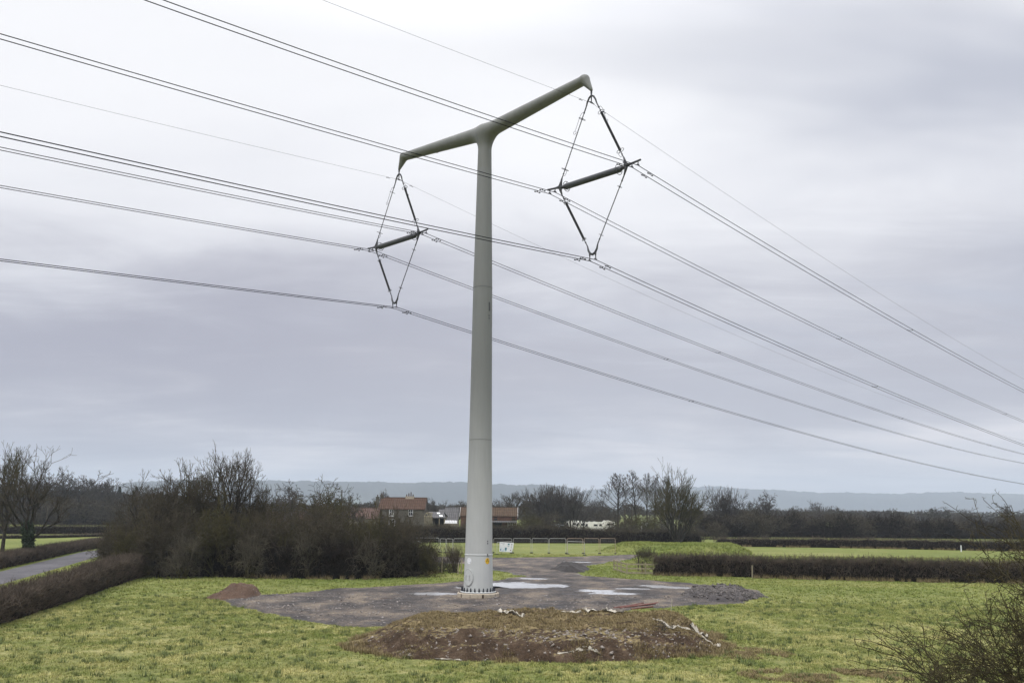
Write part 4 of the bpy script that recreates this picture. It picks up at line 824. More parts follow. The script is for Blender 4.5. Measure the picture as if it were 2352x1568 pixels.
mb = MB(); skin(mb, 39, zs_ + .06, .022, .07, .013, .003, [(-.02, .05), (.015, .05), (.005, .01), (.025, .01), (-.01, -.06), (0, -.01), (-.025, -.01)]); mb.build('bolt_mark', M['black'], ys_)
zb = P(1118, 1275, 63.8)[2]; mb = MB(); skin(mb, 38, zb + .03, .04, .15, .05, .05, 'box'); skin(mb, 42, zb - .035, .15, .025, .06, .04, 'box'); mb.build('earth_lug', M['cast'], pyl)
for yy in (1242.5, 1247.5): skin(MB(), 40, P(1118, yy, 63.8)[2], .085, .085, .006, .01, 'box').build('number_plate', M['cap'], pyl)
zc_ = P(1124, 703, 64)[2]; skin(MB(), 44, zc_, .10, .66, .03, .04, 'box').build('climbing_bracket', M['cast'], pyl)
for yy in (724, 730): skin(MB(), 42, P(1123, yy, 64)[2], .07, .10, .02, .03, 'box').build('number_plate', M['cap'], pyl)

# crossarm with hub: smooth union of three cones, sampled on a voxel mesh
ZH = 34.60
cones = [(L3(0, 0, 31.0), L3(0, 0, ZH - .3), pr(31.0), .50)]
for sg in (-1, 1):
    e0 = L3(sg * .0, 0, ZH); e1 = L3(sg * 10.02, 0, 35.46); e2 = L3(sg * 10.63, 0, 34.50)
    cones += [(e0, e1, .585, .345), (e1, e2, .375, .105)]
mb = MB()
for a_, b_, r0_, r1_ in cones: mb.tube([a_, b_], [r0_, r1_], 14); mb.sphere(a_, r0_ * .98, 10); mb.sphere(b_, r1_ * .98, 10)
tmp = mb.build('tmp', M['steel_arm']); rm = tmp.modifiers.new('r', 'REMESH'); rm.mode = 'VOXEL'; rm.voxel_size = .095
dg_ = bpy.context.evaluated_depsgraph_get(); me = bpy.data.meshes.new_from_object(tmp.evaluated_get(dg_)); bpy.data.objects.remove(tmp)
Vv = np.empty(len(me.vertices) * 3); me.vertices.foreach_get('co', Vv); Vv = Vv.reshape(-1, 3)
def armsdf(p_):
    ds = []
    for a_, b_, r0_, r1_ in cones:
        ab = b_ - a_; t = np.clip(((p_ - a_) @ ab) / (ab @ ab), 0, 1); ds.append(np.linalg.norm(p_ - (a_ + t[:, None] * ab), axis=1) - (r0_ + (r1_ - r0_) * t))
    def smin(x, y, k): h_ = np.clip(k - np.abs(x - y), 0, None) / k; return np.minimum(x, y) - h_ * h_ * k * .25
    dl_ = smin(ds[1], ds[2], .10); dr_ = smin(ds[3], ds[4], .10); d = smin(dl_, dr_, .15); return smin(d, ds[0], .95)
for it in range(7):
    d = armsdf(Vv); ee = 1e-3; g = np.stack([(armsdf(Vv + ee * np.eye(3)[k]) - d) / ee for k in range(3)], 1); g /= np.maximum((g * g).sum(1, keepdims=True), .25); Vv = Vv - g * d[:, None] * .9
me.vertices.foreach_set('co', Vv.astype(np.float32).ravel()); me.polygons.foreach_set('use_smooth', np.ones(len(me.polygons), bool)); me.materials.clear(); me.materials.append(M['steel_arm']); me.update(); me.name = 'crossarm'
arm = link('crossarm', me, pyl)
mb = MB()
for k in range(14):
    t = 2 * math.pi * k / 14; c_ = L3(-.15 + .21 * math.cos(t), -.60, ZH + .05 + .21 * math.sin(t)); mb.box(c_, (.02, .05, .02))
mb.build('hub_bolt', M['cast'], arm)['kind'] = 'stuff'
MB().tube([L3(-5.6, -.1, 34.58), L3(-5.6, -.1, 34.50), L3(-4.9, -.1, 34.56), L3(-4.9, -.1, 34.64)], .02, 6).build('rung', M['cast'], arm)

# diamond insulator sets
def rodpts(A, B, f0, f1): return A + (B - A) * f0, A + (B - A) * f1
def ins_string(name, root, A, B, thick, org):
    d = (B - A); Ln = np.linalg.norm(d); u = d / Ln; p0, p1 = A + d * .17, A + d * .87; mb = MB(); L_ = np.linalg.norm(p1 - p0); prof = []
    ns = int(L_ / (.075 if thick else .11)); rc, rs_ = (.062, .092) if thick else (.028, .060)
    for i in range(ns):
        z0 = L_ * i / ns; st = L_ / ns; prof += [(z0, rc), (z0 + st * .42, rc), (z0 + st * .5, rs_ if (i % 2 == 0 or thick) else rs_ * .8), (z0 + st * .62, rs_ * .9), (z0 + st * .68, rc)]
    mb.lathe(p0 - org, u, prof, 12); o = mb.build(name, M['ins'], root, False)
    mb = MB(); mb.tube([A - org, A + d * .08 - org, A + d * .085 - org, A + d * .17 - org], [.045, .045, .03, .035], 8); mb.tube([p1 - org, A + d * .93 - org, B - org], [.035, .03, .045], 8)
    mb.sphere(A + d * .085 - org, .065, 8); mb.sphere(A + d * .93 - org, .06, 8); mb.build('end_fitting', M['cast'], o)
    R1 = .25 if L_ > 3.8 else .15
    for q, rr in ((p0, .24), (p1, .26)):
        mb = MB(); rr = rr if 'upper' in name else .15
        tl_ = unit(u + .25 * dv * (1 if thick else -.3)); mb.torus(q - org, tl_, rr, .018, 22, 6); sd = unit(np.cross(tl_, [0, 0, 1.])); mb.tube([q - org + sd * rr, q - org, q - org - sd * rr], .012, 5); mb.build('corona_ring', M['cast'], o)
    return o
def diamond(c, label):
    org = BASE + L3(c, 0, 34.45); root = empty('insulator_set', org, label, 'insulators', 'diamond insulator sets')
    W = lambda s_, z_, t_=0.0: BASE + L3(c + s_, t_, z_)
    mb = MB(); T = lambda *p: W(*p) - org
    mb.box(T(0, 34.55), (.05, .16, .36), ax=(av, dv, zv)); mb.tube([T(0, 34.45), T(0, 34.2)], [.05, .045], 8); mb.sphere(T(0, 34.28), .075, 8); mb.torus(T(0, 34.36), av, .07, .02, 12, 5); mb.build('shackle', M['cast'], root)
    mb = MB(); mb.tube([T(-.46, 33.42), T(-.36, 33.72), T(-.2, 33.98), T(0, 34.10), T(.2, 33.98), T(.36, 33.72), T(.46, 33.42)], [.045, .06, .065, .075, .065, .06, .045], 9); mb.tube([T(0, 34.2), T(0, 33.65)], [.06, .03], 8); mb.build('top_yoke', M['cast'], root, True)
    mb = MB(); mb.box(T(0, 33.58), (.07, .26, .09), ax=(av, dv, zv)); mb.tube([T(0, 33.56, -.35), T(0, 33.6), T(0, 33.56, .35)], [.015, .04, .015], 6); mb.build('earth_wire_clamp', M['cast'], root)
    zn = 28.22
    for sg in (-1, 1):
        thick_u = sg > 0; thick_l = sg < 0
        ins_string('upper_insulator', root, W(sg * .46, 33.42), W(sg * 2.72, 28.78), thick_u, org)
        ins_string('lower_insulator', root, W(sg * 2.72, 27.62), W(sg * .44, 23.42), thick_l, org)
        mb = MB()
        mb.tube([T(sg * 2.70, 28.86), T(sg * 2.80, 28.55), T(sg * 2.88, 28.22), T(sg * 2.84, 27.95), T(sg * 2.70, 27.58)], [.05, .085, .16, .09, .045], 9)
        mb.tube([T(sg * 2.50, 28.12), T(sg * 2.72, 28.16), T(sg * 2.95, 28.22), T(sg * 3.25, 28.24), T(sg * 4.02, 28.30)], [.13, .12, .13, .075, .065], 10); mb.sphere(T(sg * 4.02, 28.30), .075, 8)
        mb.build('node_casting', M['cast'], root, True)
        for o_ in (3.36, 3.85):
            mb = MB(); mb.tube([T(sg * o_, 28.26), T(sg * o_, 28.12)], [.03, .028], 6); mb.torus(T(sg * o_, 28.10), dv, .045, .016, 10, 5); mb.box(T(sg * o_, 27.99), (.06, .24, .07), ax=(av, dv, zv)); mb.tube([T(sg * o_, 28.05, -.04), T(sg * o_, 28.0, -.13)], [.03, .02], 6); mb.tube([T(sg * o_, 28.05, .04), T(sg * o_, 28.0, .13)], [.03, .02], 6); mb.build('suspension_clamp', M['cast'], root)
        # arcing horn and its loop
        mb = MB(); q = sg; mb.tube([T(q * .62, 33.10), T(q * .86, 33.02, -.05), T(q * 1.02, 32.8, -.05), T(q * (1.30 if sg > 0 else 1.42), 31.95, -.05)], .014, 5); mb.torus(T(q * (1.33 if sg > 0 else 1.47), 31.80, -.05), dv, .12, .014, 14, 5); mb.build('arcing_horn', M['cast'], root)
        mb = MB(); mb.tube([T(q * 2.45, 29.5), T(q * 2.28, 29.15), T(q * 2.45, 28.92), T(q * 2.62, 29.0)], .014, 5); mb.build('arcing_horn', M['cast'], root)
    # ribbed post insulator
    mb = MB(); A, B = T(-2.5, 28.11), T(2.5, 28.11); u = unit(B - A); prof = [(0, .10), (.05, .12)]; n_ = 44
    for i in range(n_):
        z0 = .1 + 4.8 * i / n_; st = 4.8 / n_; prof += [(z0, .180), (z0 + st * .35, .214), (z0 + st * .62, .214), (z0 + st * .92, .180)]
    prof += [(4.95, .12), (5.0, .10)]; mb.lathe(A, u, prof, 24); po = mb.build('post_insulator', M['postins'], root, False)
    for q, dd in ((T(-2.28, 28.11), 1), (T(2.28, 28.11), -1)):
        mb = MB(); mb.torus(q, u, .35, .022, 26, 6); 
        for k in range(3):
            t = 2 * math.pi * k / 3 + .4; w_ = unit(np.cross(u, [0, 0, 1.])); v_ = np.cross(u, w_); mb.tube([q + .35 * (w_ * math.cos(t) + v_ * math.sin(t)), q - u * dd * .18 + .15 * (w_ * math.cos(t) + v_ * math.sin(t))], .016, 5)
        mb.build('corona_ring', M['cast'], po)
    mb = MB(); mb.tube([T(-.44, 23.42), T(-.36, 23.1), T(-.2, 22.86), T(0, 22.78), T(.2, 22.86), T(.36, 23.1), T(.44, 23.42)], [.045, .07, .085, .085, .085, .07, .045], 9)
    for q in (-.25, .25): mb.tube([T(q, 22.92), T(q, 22.62)], [.07, .035], 8)
    mb.build('bottom_yoke', M['cast'], root, True)
    for q in (-.25, .25):
        mb = MB(); mb.tube([T(q, 22.62), T(q, 22.5)], [.028, .028], 6); mb.torus(T(q, 22.50), dv, .045, .016, 10, 5); mb.box(T(q, 22.40), (.06, .24, .07), ax=(av, dv, zv)); mb.build('suspension_clamp', M['cast'], root)
    return root
CR, CL_ = 10.62, -10.64
diamond(CR, 'diamond-shaped set of black insulators hanging from the nearer, right arm of the pylon')
diamond(CL_, 'diamond-shaped set of black insulators hanging from the farther, left arm of the pylon')

# conductors: (name, phase words, s of clamp, z, left (m,k), right (m,k))
fits = dict(RR=((-.0817, .000454), (-.1061, .000286)), RL=((-.0744, .000277), (-.1021, .000236)), RB=((-.0761, .000293), (-.0994, .000236)), LR=((-.0759, .000287), (-.1034, .000243)), LL=((-.0762, .000230), (-.1049, .000248)), LB=((-.0716, .000122), (-.0980, .000218)),
            ER=((-.0885, .000254), (-.1239, .000325)), EL=((-.0874, .000274), (-.1227, .000302)))
ph = dict(RR=(CR + 3.6, 27.97, 'right corner of the nearer diamond'), RL=(CR - 3.6, 27.95, 'left corner of the nearer diamond'), RB=(CR, 22.37, 'bottom of the nearer diamond'),
          LR=(CL_ + 3.6, 27.98, 'right corner of the farther diamond'), LL=(CL_ - 3.6, 28.05, 'left corner of the farther diamond'), LB=(CL_, 22.41, 'bottom of the farther diamond'))
def wz(k, t): m_, q = fits[k][0 if t < 0 else 1]; t = abs(t); return m_ * t + q * t * t
TS = np.r_[-240, -200, -170, np.arange(-140, -10, 5.), np.arange(-10, 10, 1.25), np.arange(10, 120, 5.), np.arange(120, 421, 12.)]
def wire(k, s_, z_, r, mat, name, label, group, cat):
    org = BASE + L3(s_, 0, z_); mb = MB(); mb.tube([L3(0, t, wz(k, t)) for t in TS], r, 6); o = mb.build(name, mat, None, True); o.location = tuple(org); prop(o, label, cat, group)
def damper(k, s_, z_, t, label, sc_=1.0):
    p = BASE + L3(s_, t, z_ + wz(k, t)); sl = (wz(k, t + .2) - wz(k, t - .2)) / .4; u = unit(dv + zv * sl)
    o = empty('vibration_damper', p, label, 'damper', 'vibration dampers on the wires'); D_ = zv * -.11 * sc_
    MB().box((0, 0, -.05 * sc_), (.05, .08 * sc_, .13 * sc_), ax=(av, u, zv)).build('clamp', M['cast'], o); mb = MB(); mb.tube([D_ - u * .22 * sc_, D_ + u * .22 * sc_], .009, 5); mb.build('messenger_cable', M['wire'], o)
    for q in (-1, 1): MB().tube([D_ + u * q * .15 * sc_, D_ + u * q * .17 * sc_, D_ + u * q * .27 * sc_, D_ + u * q * .29 * sc_], [.03 * sc_, .048 * sc_, .048 * sc_, .03 * sc_], 8).build('weight', M['ins'], o)
for k, (s_, z_, words) in ph.items():
    for off, side in ((.245, 'right-hand wire of the pair'), (-.245, 'left-hand wire of the pair')):
        wire(k, s_ + off, z_, .024, M['wire'], 'conductor', 'black %s clamped at the %s' % (side, words), 'twin conductors', 'power line')
        for t, sw in ((1.3, 'beyond the clamp'), (-1.3, 'on the camera side of the clamp')):
            damper(k, s_ + off, z_, t, 'damper %s, %s, %s' % (sw, side.replace(' of the pair', ''), words))
wire('ER', CR, 33.55, .0095, M['wire_mid'], 'earth_wire', 'thin earth wire crossing the top of the nearer, right diamond', 'earth wires', 'power line')
wire('EL', CL_, 33.58, .0095, M['wire_mid'], 'earth_wire', 'thin earth wire crossing the top of the farther, left diamond', 'earth wires', 'power line')
for k, s_, z_, w_ in (('ER', CR, 33.55, 'nearer, right'), ('EL', CL_, 33.58, 'farther, left')):
    damper(k, s_, z_, -1.15, 'small damper on the earth wire on the camera side of the %s diamond' % w_, .6)
    damper(k, s_, z_, 1.35, 'small damper on the earth wire beyond the top of the %s diamond' % w_, .6)
def t_at(k, x):
    s_, z_, _ = ph[k]; best = None
    ts = np.linspace(1, 330, 4000); pts = BASE[:, None] + np.outer(av, np.full(4000, s_)) + np.outer(dv, ts); pts[2] = z_ + np.array([wz(k, t) for t in ts]) ; q = pts - np.array([0, 0, HC])[:, None]
    Zc_ = q[1] * cp + q[2] * sp; U = q[0] * cr + (-sp * q[1] + cp * q[2]) * sr; X_ = 1176 + F * U / Zc_
    return float(ts[np.argmin(np.abs(X_ - x))])
nth = ['first', 'second', 'third', 'fourth']
for k, xs_ in dict(RR=[2090], RL=[1928, 2308], RB=[2010], LR=[1650, 2070], LL=[1530, 1962, 2180], LB=[1588, 2018, 2232], ).items():
    s_, z_, words = ph[k]
    ts = [t_at(k, x) for x in xs_]
    if k == 'LR': ts.append(t_at(k, 2272))
    for i, t in enumerate(ts):
        p = BASE + L3(s_, t, z_ + wz(k, t)); o = empty('spacer', p, '%s spacer along the conductor pair from the %s' % (nth[i], words), 'spacer', 'spacers between twin conductors')
        MB().tube([L3(-.25, 0, 0), L3(-.2, -.25, -.06), L3(0, -.05, -.07), L3(.2, .15, -.06), L3(.25, 0, 0)], [.035, .022, .022, .022, .035], 6).build('spacer_arm', M['ins'], o)
        for q in (-.245, .245): MB().box(L3(q, 0, 0), (.07, .13, .07), ax=(av, dv, zv)).build('clamp', M['ins'], o)

# ------------------------------------------------------------------ buildings
def zat(x, y, Y): return float(P(x, y, Y)[2])
def house(name, label, cat, x0, x1, Y, eaves_y, ridge_y, depth, wall, roof, wins=(), rz=0.0, chim=(), group=None, over=.18, verge=None):
    """x0,x1 pixel span of the front wall; heights from pixel rows"""
    A, B = XG(x0, Y), XG(x1, Y); w = B - A; cx = (A + B) / 2; ze = zat((x0 + x1) / 2, eaves_y, Y); zr = zat((x0 + x1) / 2, ridge_y, Y + depth / 2)
    o = empty(name, (cx, Y, 0), label, cat, group); o.rotation_euler[2] = rz; h = w / 2
    mb = MB(); mb.add([(-h, 0, -.1), (h, 0, -.1), (h, depth, -.1), (-h, depth, -.1), (-h, 0, ze), (h, 0, ze), (h, depth, ze), (-h, depth, ze), (-h, depth / 2, zr - .08), (h, depth / 2, zr - .08)],
        [(0, 1, 5, 4), (1, 2, 6, 9, 5), (2, 3, 7, 6), (3, 0, 4, 8, 7)]); mb.build('wall', wall, o)
    mb = MB(); sl = (zr - ze) / (depth / 2); e = over; hh = h + .15
    for sg, y0, y1 in ((1, -e, depth / 2), (-1, depth + e, depth / 2)):
        za = ze - e * sl + .02; zb = zr + .02; t = .10
        mb.add([(-hh, y0, za), (hh, y0, za), (hh, y1, zb), (-hh, y1, zb), (-hh, y0, za - t), (hh, y0, za - t), (hh, y1, zb - t), (-hh, y1, zb - t)], [(0, 1, 2, 3), (4, 7, 6, 5), (0, 4, 5, 1), (1, 5, 6, 2), (3, 7, 4, 0)] if sg > 0 else [(3, 2, 1, 0), (5, 6, 7, 4), (1, 5, 4, 0), (2, 6, 5, 1), (0, 4, 7, 3)])
    mb.tube([(-hh, depth / 2, zr + .04), (hh, depth / 2, zr + .04)], .09, 6); r_ = mb.build('roof', roof, o)
    if verge:
        for sx_ in verge:
            mb = MB(); q = sx_ * (hh + .03)
            mb.add([(q, -e, ze - e * sl - .25), (q, -e, ze - e * sl + .08), (q, depth / 2, zr + .12), (q, depth / 2, zr - .2), (q + .05 * sx_, -e, ze - e * sl - .25), (q + .05 * sx_, -e, ze - e * sl + .08), (q + .05 * sx_, depth / 2, zr + .12), (q + .05 * sx_, depth / 2, zr - .2)], [(0, 1, 2, 3), (4, 7, 6, 5), (0, 4, 5, 1), (1, 5, 6, 2), (2, 6, 7, 3), (3, 7, 4, 0)]); mb.build('bargeboard', M['frame'], o)
    for (wx0, wx1, wy0, wy1, style) in wins:
        u0, u1 = XG(wx0, Y) - cx, XG(wx1, Y) - cx; z1, z0 = zat(wx0, wy0, Y), zat(wx0, wy1, Y); ww, wh = u1 - u0, z1 - z0; mx, mz_ = (u0 + u1) / 2, (z0 + z1) / 2
        if style == 'void': MB().box((mx, -.02, mz_), (ww, .06, wh)).build('opening', M['void'], o); continue
        win = MB().box((mx, -.01, mz_), (ww, .06, wh)).build('door' if style == 'door' else 'window', M['glass'], o)
        mb = MB(); t = .08 if style != 'dark' else .05
        for q in (-1, 1): mb.box((mx + q * ww / 2, -.04, mz_), (t, .1, wh + t)); mb.box((mx, -.04, mz_ + q * wh / 2), (ww - t, .1, t))
        if style == 'sash': mb.box((mx, -.045, mz_), (t * .7, .07, wh - t)); mb.box((mx, -.05, mz_ + wh * .05), (ww - t, .06, t * .7))
        if style == 'door':
            for q in (-.5, -.25, 0, .25, .5): mb.box((mx + q * ww * .92, -.05, mz_), (t * 1.5, .08, wh - t))
            mb.box((mx, -.052, mz_ + wh * .15), (ww - t, .06, t))
        if style == 'dark': mb.box((mx, -.05, mz_ + wh * .12), (ww - t, .06, wh * .18))
        mb.build('frame', M['frame'] if style != 'dark' else M['brick'], win)
        MB().box((mx, -.09, mz_ - wh / 2 - .09), (ww + .2, .16, .07)).build('sill', M['frame'] if style == 'sash' else M['stone'], win)
    for (c0, c1, cy, cd, mt_, pots) in chim:
        u0, u1 = XG(c0, Y) - cx, XG(c1, Y) - cx; zt = zat(c0, cy, Y + cd); ch = MB(); ch.box(((u0 + u1) / 2, cd, (zt + ze - .5) / 2), (u1 - u0, .8, zt - ze + .5)); ch.box(((u0 + u1) / 2, cd, zt - .08), (u1 - u0 + .14, .94, .12)); c_ = ch.build('chimney', mt_, r_)
        for i in range(pots):
            px_ = u0 + (u1 - u0) * (i + .5) / pots; hh_ = .45 + .25 * ((i * 7) % 3); MB().lathe((px_, cd, zt - .05), (0, 0, 1), [(0, .15), (hh_, .11), (hh_ + .05, .13)], 8).build('chimney_pot', M['tile_red'], c_)
    return o
house('farmhouse', 'grey rendered farmhouse with an orange pantile roof and two chimney stacks', 'farmhouse', 868, 974, 205, 1167.5, 1142.5, 7.0, M['render'], M['tile_red'],
      [(893, 901.5, 1169.5, 1183.5, 'sash'), (937, 946.5, 1169.5, 1183.5, 'sash'), (893, 906, 1192, 1206.5, 'sash')], chim=[(857.5, 864, 1140, 2.4, M['render'], 1), (865.5, 873.5, 1136, 3.5, M['render'], 2), (925, 945, 1139, 3.5, M['concrete'], 4)])
house('long_barn', 'long low barn with an old red pantile roof joined to the left of the farmhouse', 'barn', 752, 866, 202, 1188.5, 1166, 6.0, M['stone'], M['tile_dull'])
house('low_barn', 'low barn with a faded pinkish roof at the far left of the farm', 'barn', 578, 712, 185, 1200, 1182.5, 5.0, M['stone'], M['tile_dull'], [(628, 656, 1201, 1206, 'void')])
house('low_barn', 'low dark-roofed barn just behind the pinkish-roofed one', 'barn', 592, 690, 196, 1192, 1175, 6.0, M['stone'], M['tile_dull'])
house('brick_house', 'red brick house with brown tiled roof, half hidden by the pylon', 'house', 1057, 1187, 200, 1183.5, 1165, 6.5, M['brick'], M['tile_brown'],
      [(1134, 1142, 1186, 1194, 'dark'), (1175, 1183, 1186, 1194.5, 'dark'), (1166, 1186.5, 1200, 1215, 'door'), (1132, 1152, 1197.5, 1216, 'void')], verge=(-1, 1), group=None)
Y = 198.0; o = empty('porch', (XG(1157, Y), Y, 0), 'long lean-to porch roof on posts along the front of the brick house', 'porch')
mb = MB(); w_ = XG(1189, Y) - XG(1128, Y); zt = zat(1157, 1196.5, Y); mb.add([(-w_ / 2, 0, zt - .15), (w_ / 2, 0, zt - .15), (w_ / 2, 1.98, zt + .1), (-w_ / 2, 1.98, zt + .1), (-w_ / 2, 0, zt - .32), (w_ / 2, 0, zt - .32), (w_ / 2, 1.98, zt - .07), (-w_ / 2, 1.98, zt - .07)], [(0, 1, 2, 3), (7, 6, 5, 4), (0, 4, 5, 1), (1, 5, 6, 2), (3, 7, 4, 0)]); mb.build('porch_roof', M['slate'], o)
for q in (-w_ / 2 + .2, w_ / 2 - .2): MB().box((q, .1, (zt - .3) / 2), (.14, .14, zt - .3)).build('post', M['wood'], o)
# grey slate barn with a valley between two roofs
house('slate_barn', 'steep grey slate-roofed barn left of the brick gable', 'barn', 1020, 1050, 206, 1192, 1165.5, 7.0, M['stone'], M['slate'], [], rz=.0)
house('slate_barn', 'narrow grey outbuilding with a steep slate roof left of the steep slate-roofed barn', 'barn', 1006, 1030, 212, 1188, 1169, 7.0, M['stone'], M['slate'])
# open-fronted shed with two roof lights
Y = 196.0; A, B = XG(991, Y), XG(1021, Y); o = empty('open_shed', ((A + B) / 2, Y, 0), 'open-fronted dark shed with a grey roof and two bright roof lights', 'shed'); w_ = B - A; z0, z1 = zat(1005, 1187.5, Y), zat(1005, 1174.5, Y + 4)
mb = MB(); mb.box((0, 6, z0 / 2), (w_, .15, z0)); mb.box((-w_ / 2 + .08, 3, z0 / 2), (.15, 5.8, z0)); mb.box((w_ / 2 - .08, 3, z0 / 2), (.15, 5.8, z0)); mb.build('wall', M['stone'], o)
mb = MB(); hw = w_ / 2 + .2; mb.add([(-hw, -.2, z0 - .05), (hw, -.2, z0 - .05), (hw - .8, 4, z1), (-hw - .9, 4, z1), (-hw, -.2, z0 - .2), (hw, -.2, z0 - .2), (hw - .8, 4, z1 - .15), (-hw - .9, 4, z1 - .15), (hw, 8, z0), (-hw, 8, z0)], [(0, 1, 2, 3), (7, 6, 5, 4), (0, 4, 5, 1), (1, 5, 6, 2), (3, 7, 4, 0), (3, 2, 8, 9)]); rf = mb.build('roof', M['slate'], o)
MB().box((0, 5.8, z0 / 2 - .1), (w_ - .4, .1, z0 - .3)).build('back_panel', M['void'], o)
for f0, f1, g0, g1 in ((.52, .72, .62, .84), (.60, .84, .18, .42)):
    def rp3(u, v): return np.array([(-hw + 2 * hw * u) * (1 - v) + (-hw - .9 + (2 * hw + .1) * u) * v, -.2 + 4.2 * v, z0 - .05 + (z1 - z0 + .05) * v + .03])
    MB().add([rp3(f0, g0), rp3(f1, g0), rp3(f1, g1), rp3(f0, g1)], [(0, 1, 2, 3)]).build('roof_light', M['skylight'], rf)
for q in (-w_ / 2 + .1, .2, w_ / 2 - .1): MB().box((q, 0, z0 / 2 - .1), (.16, .16, z0 - .2)).build('post', M['wood'], o)
# timber lean-to frame
Y = 194.0; A, B = XG(973, Y), XG(992, Y); zz0, zz1 = zat(982, 1186, Y), zat(982, 1177, Y); w_ = B - A; o = empty('timber_lean_to', ((A + B) / 2, Y, 0), 'bare timber-framed gable standing on a low stone wall right of the farmhouse', 'shed')
MB().box((0, .1, zz0 / 2), (w_, .35, zz0)).build('wall', M['stone'], o)
mb = MB(); h_ = w_ / 2
for p0_, p1_ in (((-h_, 0, zz0), (-h_ + .5, 0, zz1)), ((-h_ + .5, 0, zz1), (h_, 0, zz1)), ((-h_ + .5, 0, zz1), (.1, 0, zz0)), ((h_, 0, zz1), (h_ - .2, 0, zz0)), ((-h_, 0, zz0 + .05), (h_, 0, zz0 + .05)), ((.2, 0, zz1), (.2, 0, zz0)), ((h_ * .6, 0, zz1), (h_ * .6, 0, zz0))): mb.tube([p0_, p1_], .07, 4)
mb.build('timber_frame', M['wood'], o); MB().box((.1, .5, (zz0 + zz1) / 2), (w_ - .8, .06, zz1 - zz0 - .1)).build('cladding', M['slate'], o)
# white sheeted structure
Y = 190.0; A, B = XG(1020, Y), XG(1050, Y); w_ = B - A; z1_, z0_ = zat(1035, 1194.3, Y + 1.5), zat(1035, 1201.5, Y); o = empty('cold_frame', ((A + B) / 2, Y, 0), 'long low white glazed frame below the slate barn', 'greenhouse')
MB().box((0, .7, z0_ / 2), (w_, 1.4, z0_)).build('base_wall', M['stone'], o); mb = MB(); mb.add([(-w_ / 2, 0, z0_ + .01), (w_ / 2, 0, z0_ + .01), (w_ / 2 - .3, 1.5, z1_), (-w_ / 2 + .1, 1.5, z1_), (w_ / 2 - .3, 1.55, z0_), (-w_ / 2, 1.55, z0_)], [(0, 1, 2, 3), (3, 2, 4, 5), (0, 3, 5), (1, 4, 2)]); g_ = mb.build('glazing', M['galv'], o)
for i in range(8):
    u = -w_ / 2 + w_ * (i + .5) / 8; MB().tube([(u, -.02, z0_ + .04), (u, 1.45, z1_ + .03)], .05, 4).build('glazing_bar', M['frame'], g_)

# ------------------------------------------------------------------ caravans and trailer
def caravan(x0, x1, Y, top, label, mat=None, side=None):
    A, B = XG(x0, Y), XG(x1, Y); w = B - A; zt = zat(x0, top, Y); o = empty('caravan', ((A + B) / 2, Y, 0), label, 'caravan', 'white caravans behind the centre hedge'); h = w / 2; zb = .5
    prof = [(-h, zb + .3), (-h + .05, zb + .9), (-h + .45, zt - .35), (-h + 1.0, zt - .04), (-h + 1.6, zt), (h - .9, zt - .03), (h - .25, zt - .35), (h, zb + .9), (h - .05, zb), (-h + .3, zb)]
    n = len(prof); D = 2.2; V = [(x, 0, z) for x, z in prof] + [(x, D, z) for x, z in prof]; mb = MB(); mb.add(V, [tuple(range(n))[::-1], tuple(range(n, 2 * n))] + [(k, (k + 1) % n, n + (k + 1) % n, n + k) for k in range(n)]); b_ = mb.build('body', mat or M['caravan'], o)
    mb = MB(); mb.add([(-h + .06, -.02, zb + 1.0), (-h + .8, -.02, zb + 1.0), (-h + .8, -.02, zt - .5), (-h + .42, -.02, zt - .5)], [(0, 1, 2, 3)]); mb.box((h * .1, -.015, (zb + zt) / 2 + .25), (1.0, .03, .5)); mb.box((h * .6, -.015, (zb + zt) / 2 + .25), (.7, .03, .5)); mb.build('window', M['glass'], b_)
    mb = MB(); mb.box((0, D / 2, zt + .06), (.5, .5, .12)); mb.box((-h * .5, D / 2, zt + .05), (.4, .4, .10)); mb.build('roof_vent', mat or M['caravan'], b_)
    MB().box((h * .55, -.012, zb + .45), (h * .8, .02, .12)).build('side_stripe', M['caravan_grey'], b_)
    for q in (-.05, .05): MB().lathe((q * 8, -.03, .33), (0, 1, 0), [(0, .1), (0, .33), (.2, .33), (.2, .1)], 14).build('wheel', M['black'], o)
    return o
caravan(1299, 1338, 250, 1194.8, 'white caravan with a dark side, leftmost of the row behind the centre hedge')
caravan(1322, 1352, 244, 1196.3, 'white caravan in the middle of the row, overlapping the leftmost one')
caravan(1343, 1389, 238, 1197.6, 'long pale grey-sided caravan at the right of the row, nearest the poplars', M['caravan'])
caravan(1380, 1414, 252, 1195.2, 'white caravan standing behind the long grey-sided one')
caravan(1473, 1489, 200, 1200.5, 'small white caravan glimpsed through scrub below the poplars')
Y = 215.0; A, B = XG(1263, Y), XG(1285, Y); zt = zat(1270, 1203, Y); w_ = B - A; o = empty('box_trailer', ((A + B) / 2, Y, 0), 'low grey box trailer beside the dark scrub left of the caravans', 'trailer')
mb = MB(); mb.box((0, 1, (zt + .5) / 2), (w_, 2, zt - .5)); mb.build('body', M['caravan_grey'], o)
mb = MB()
for i in range(6): mb.box((-w_ / 2 + w_ * (i + .5) / 6, -.02, (zt + .5) / 2), (.05, .04, zt - .6))
mb.build('rib', M['galv'], o)
for q in (-.4, .4): MB().lathe((q, -.03, .3), (0, 1, 0), [(0, .1), (0, .3), (.2, .3), (.2, .1)], 12).build('wheel', M['black'], o)
Y = 213.0; A, B = XG(1283, Y), XG(1293, Y); zt = zat(1288, 1205, Y); w_ = B - A; o = empty('parked_car', ((A + B) / 2, Y, 0), 'pale blue-grey car, mostly hidden by the hedge, at the right end of the grey trailer', 'car')
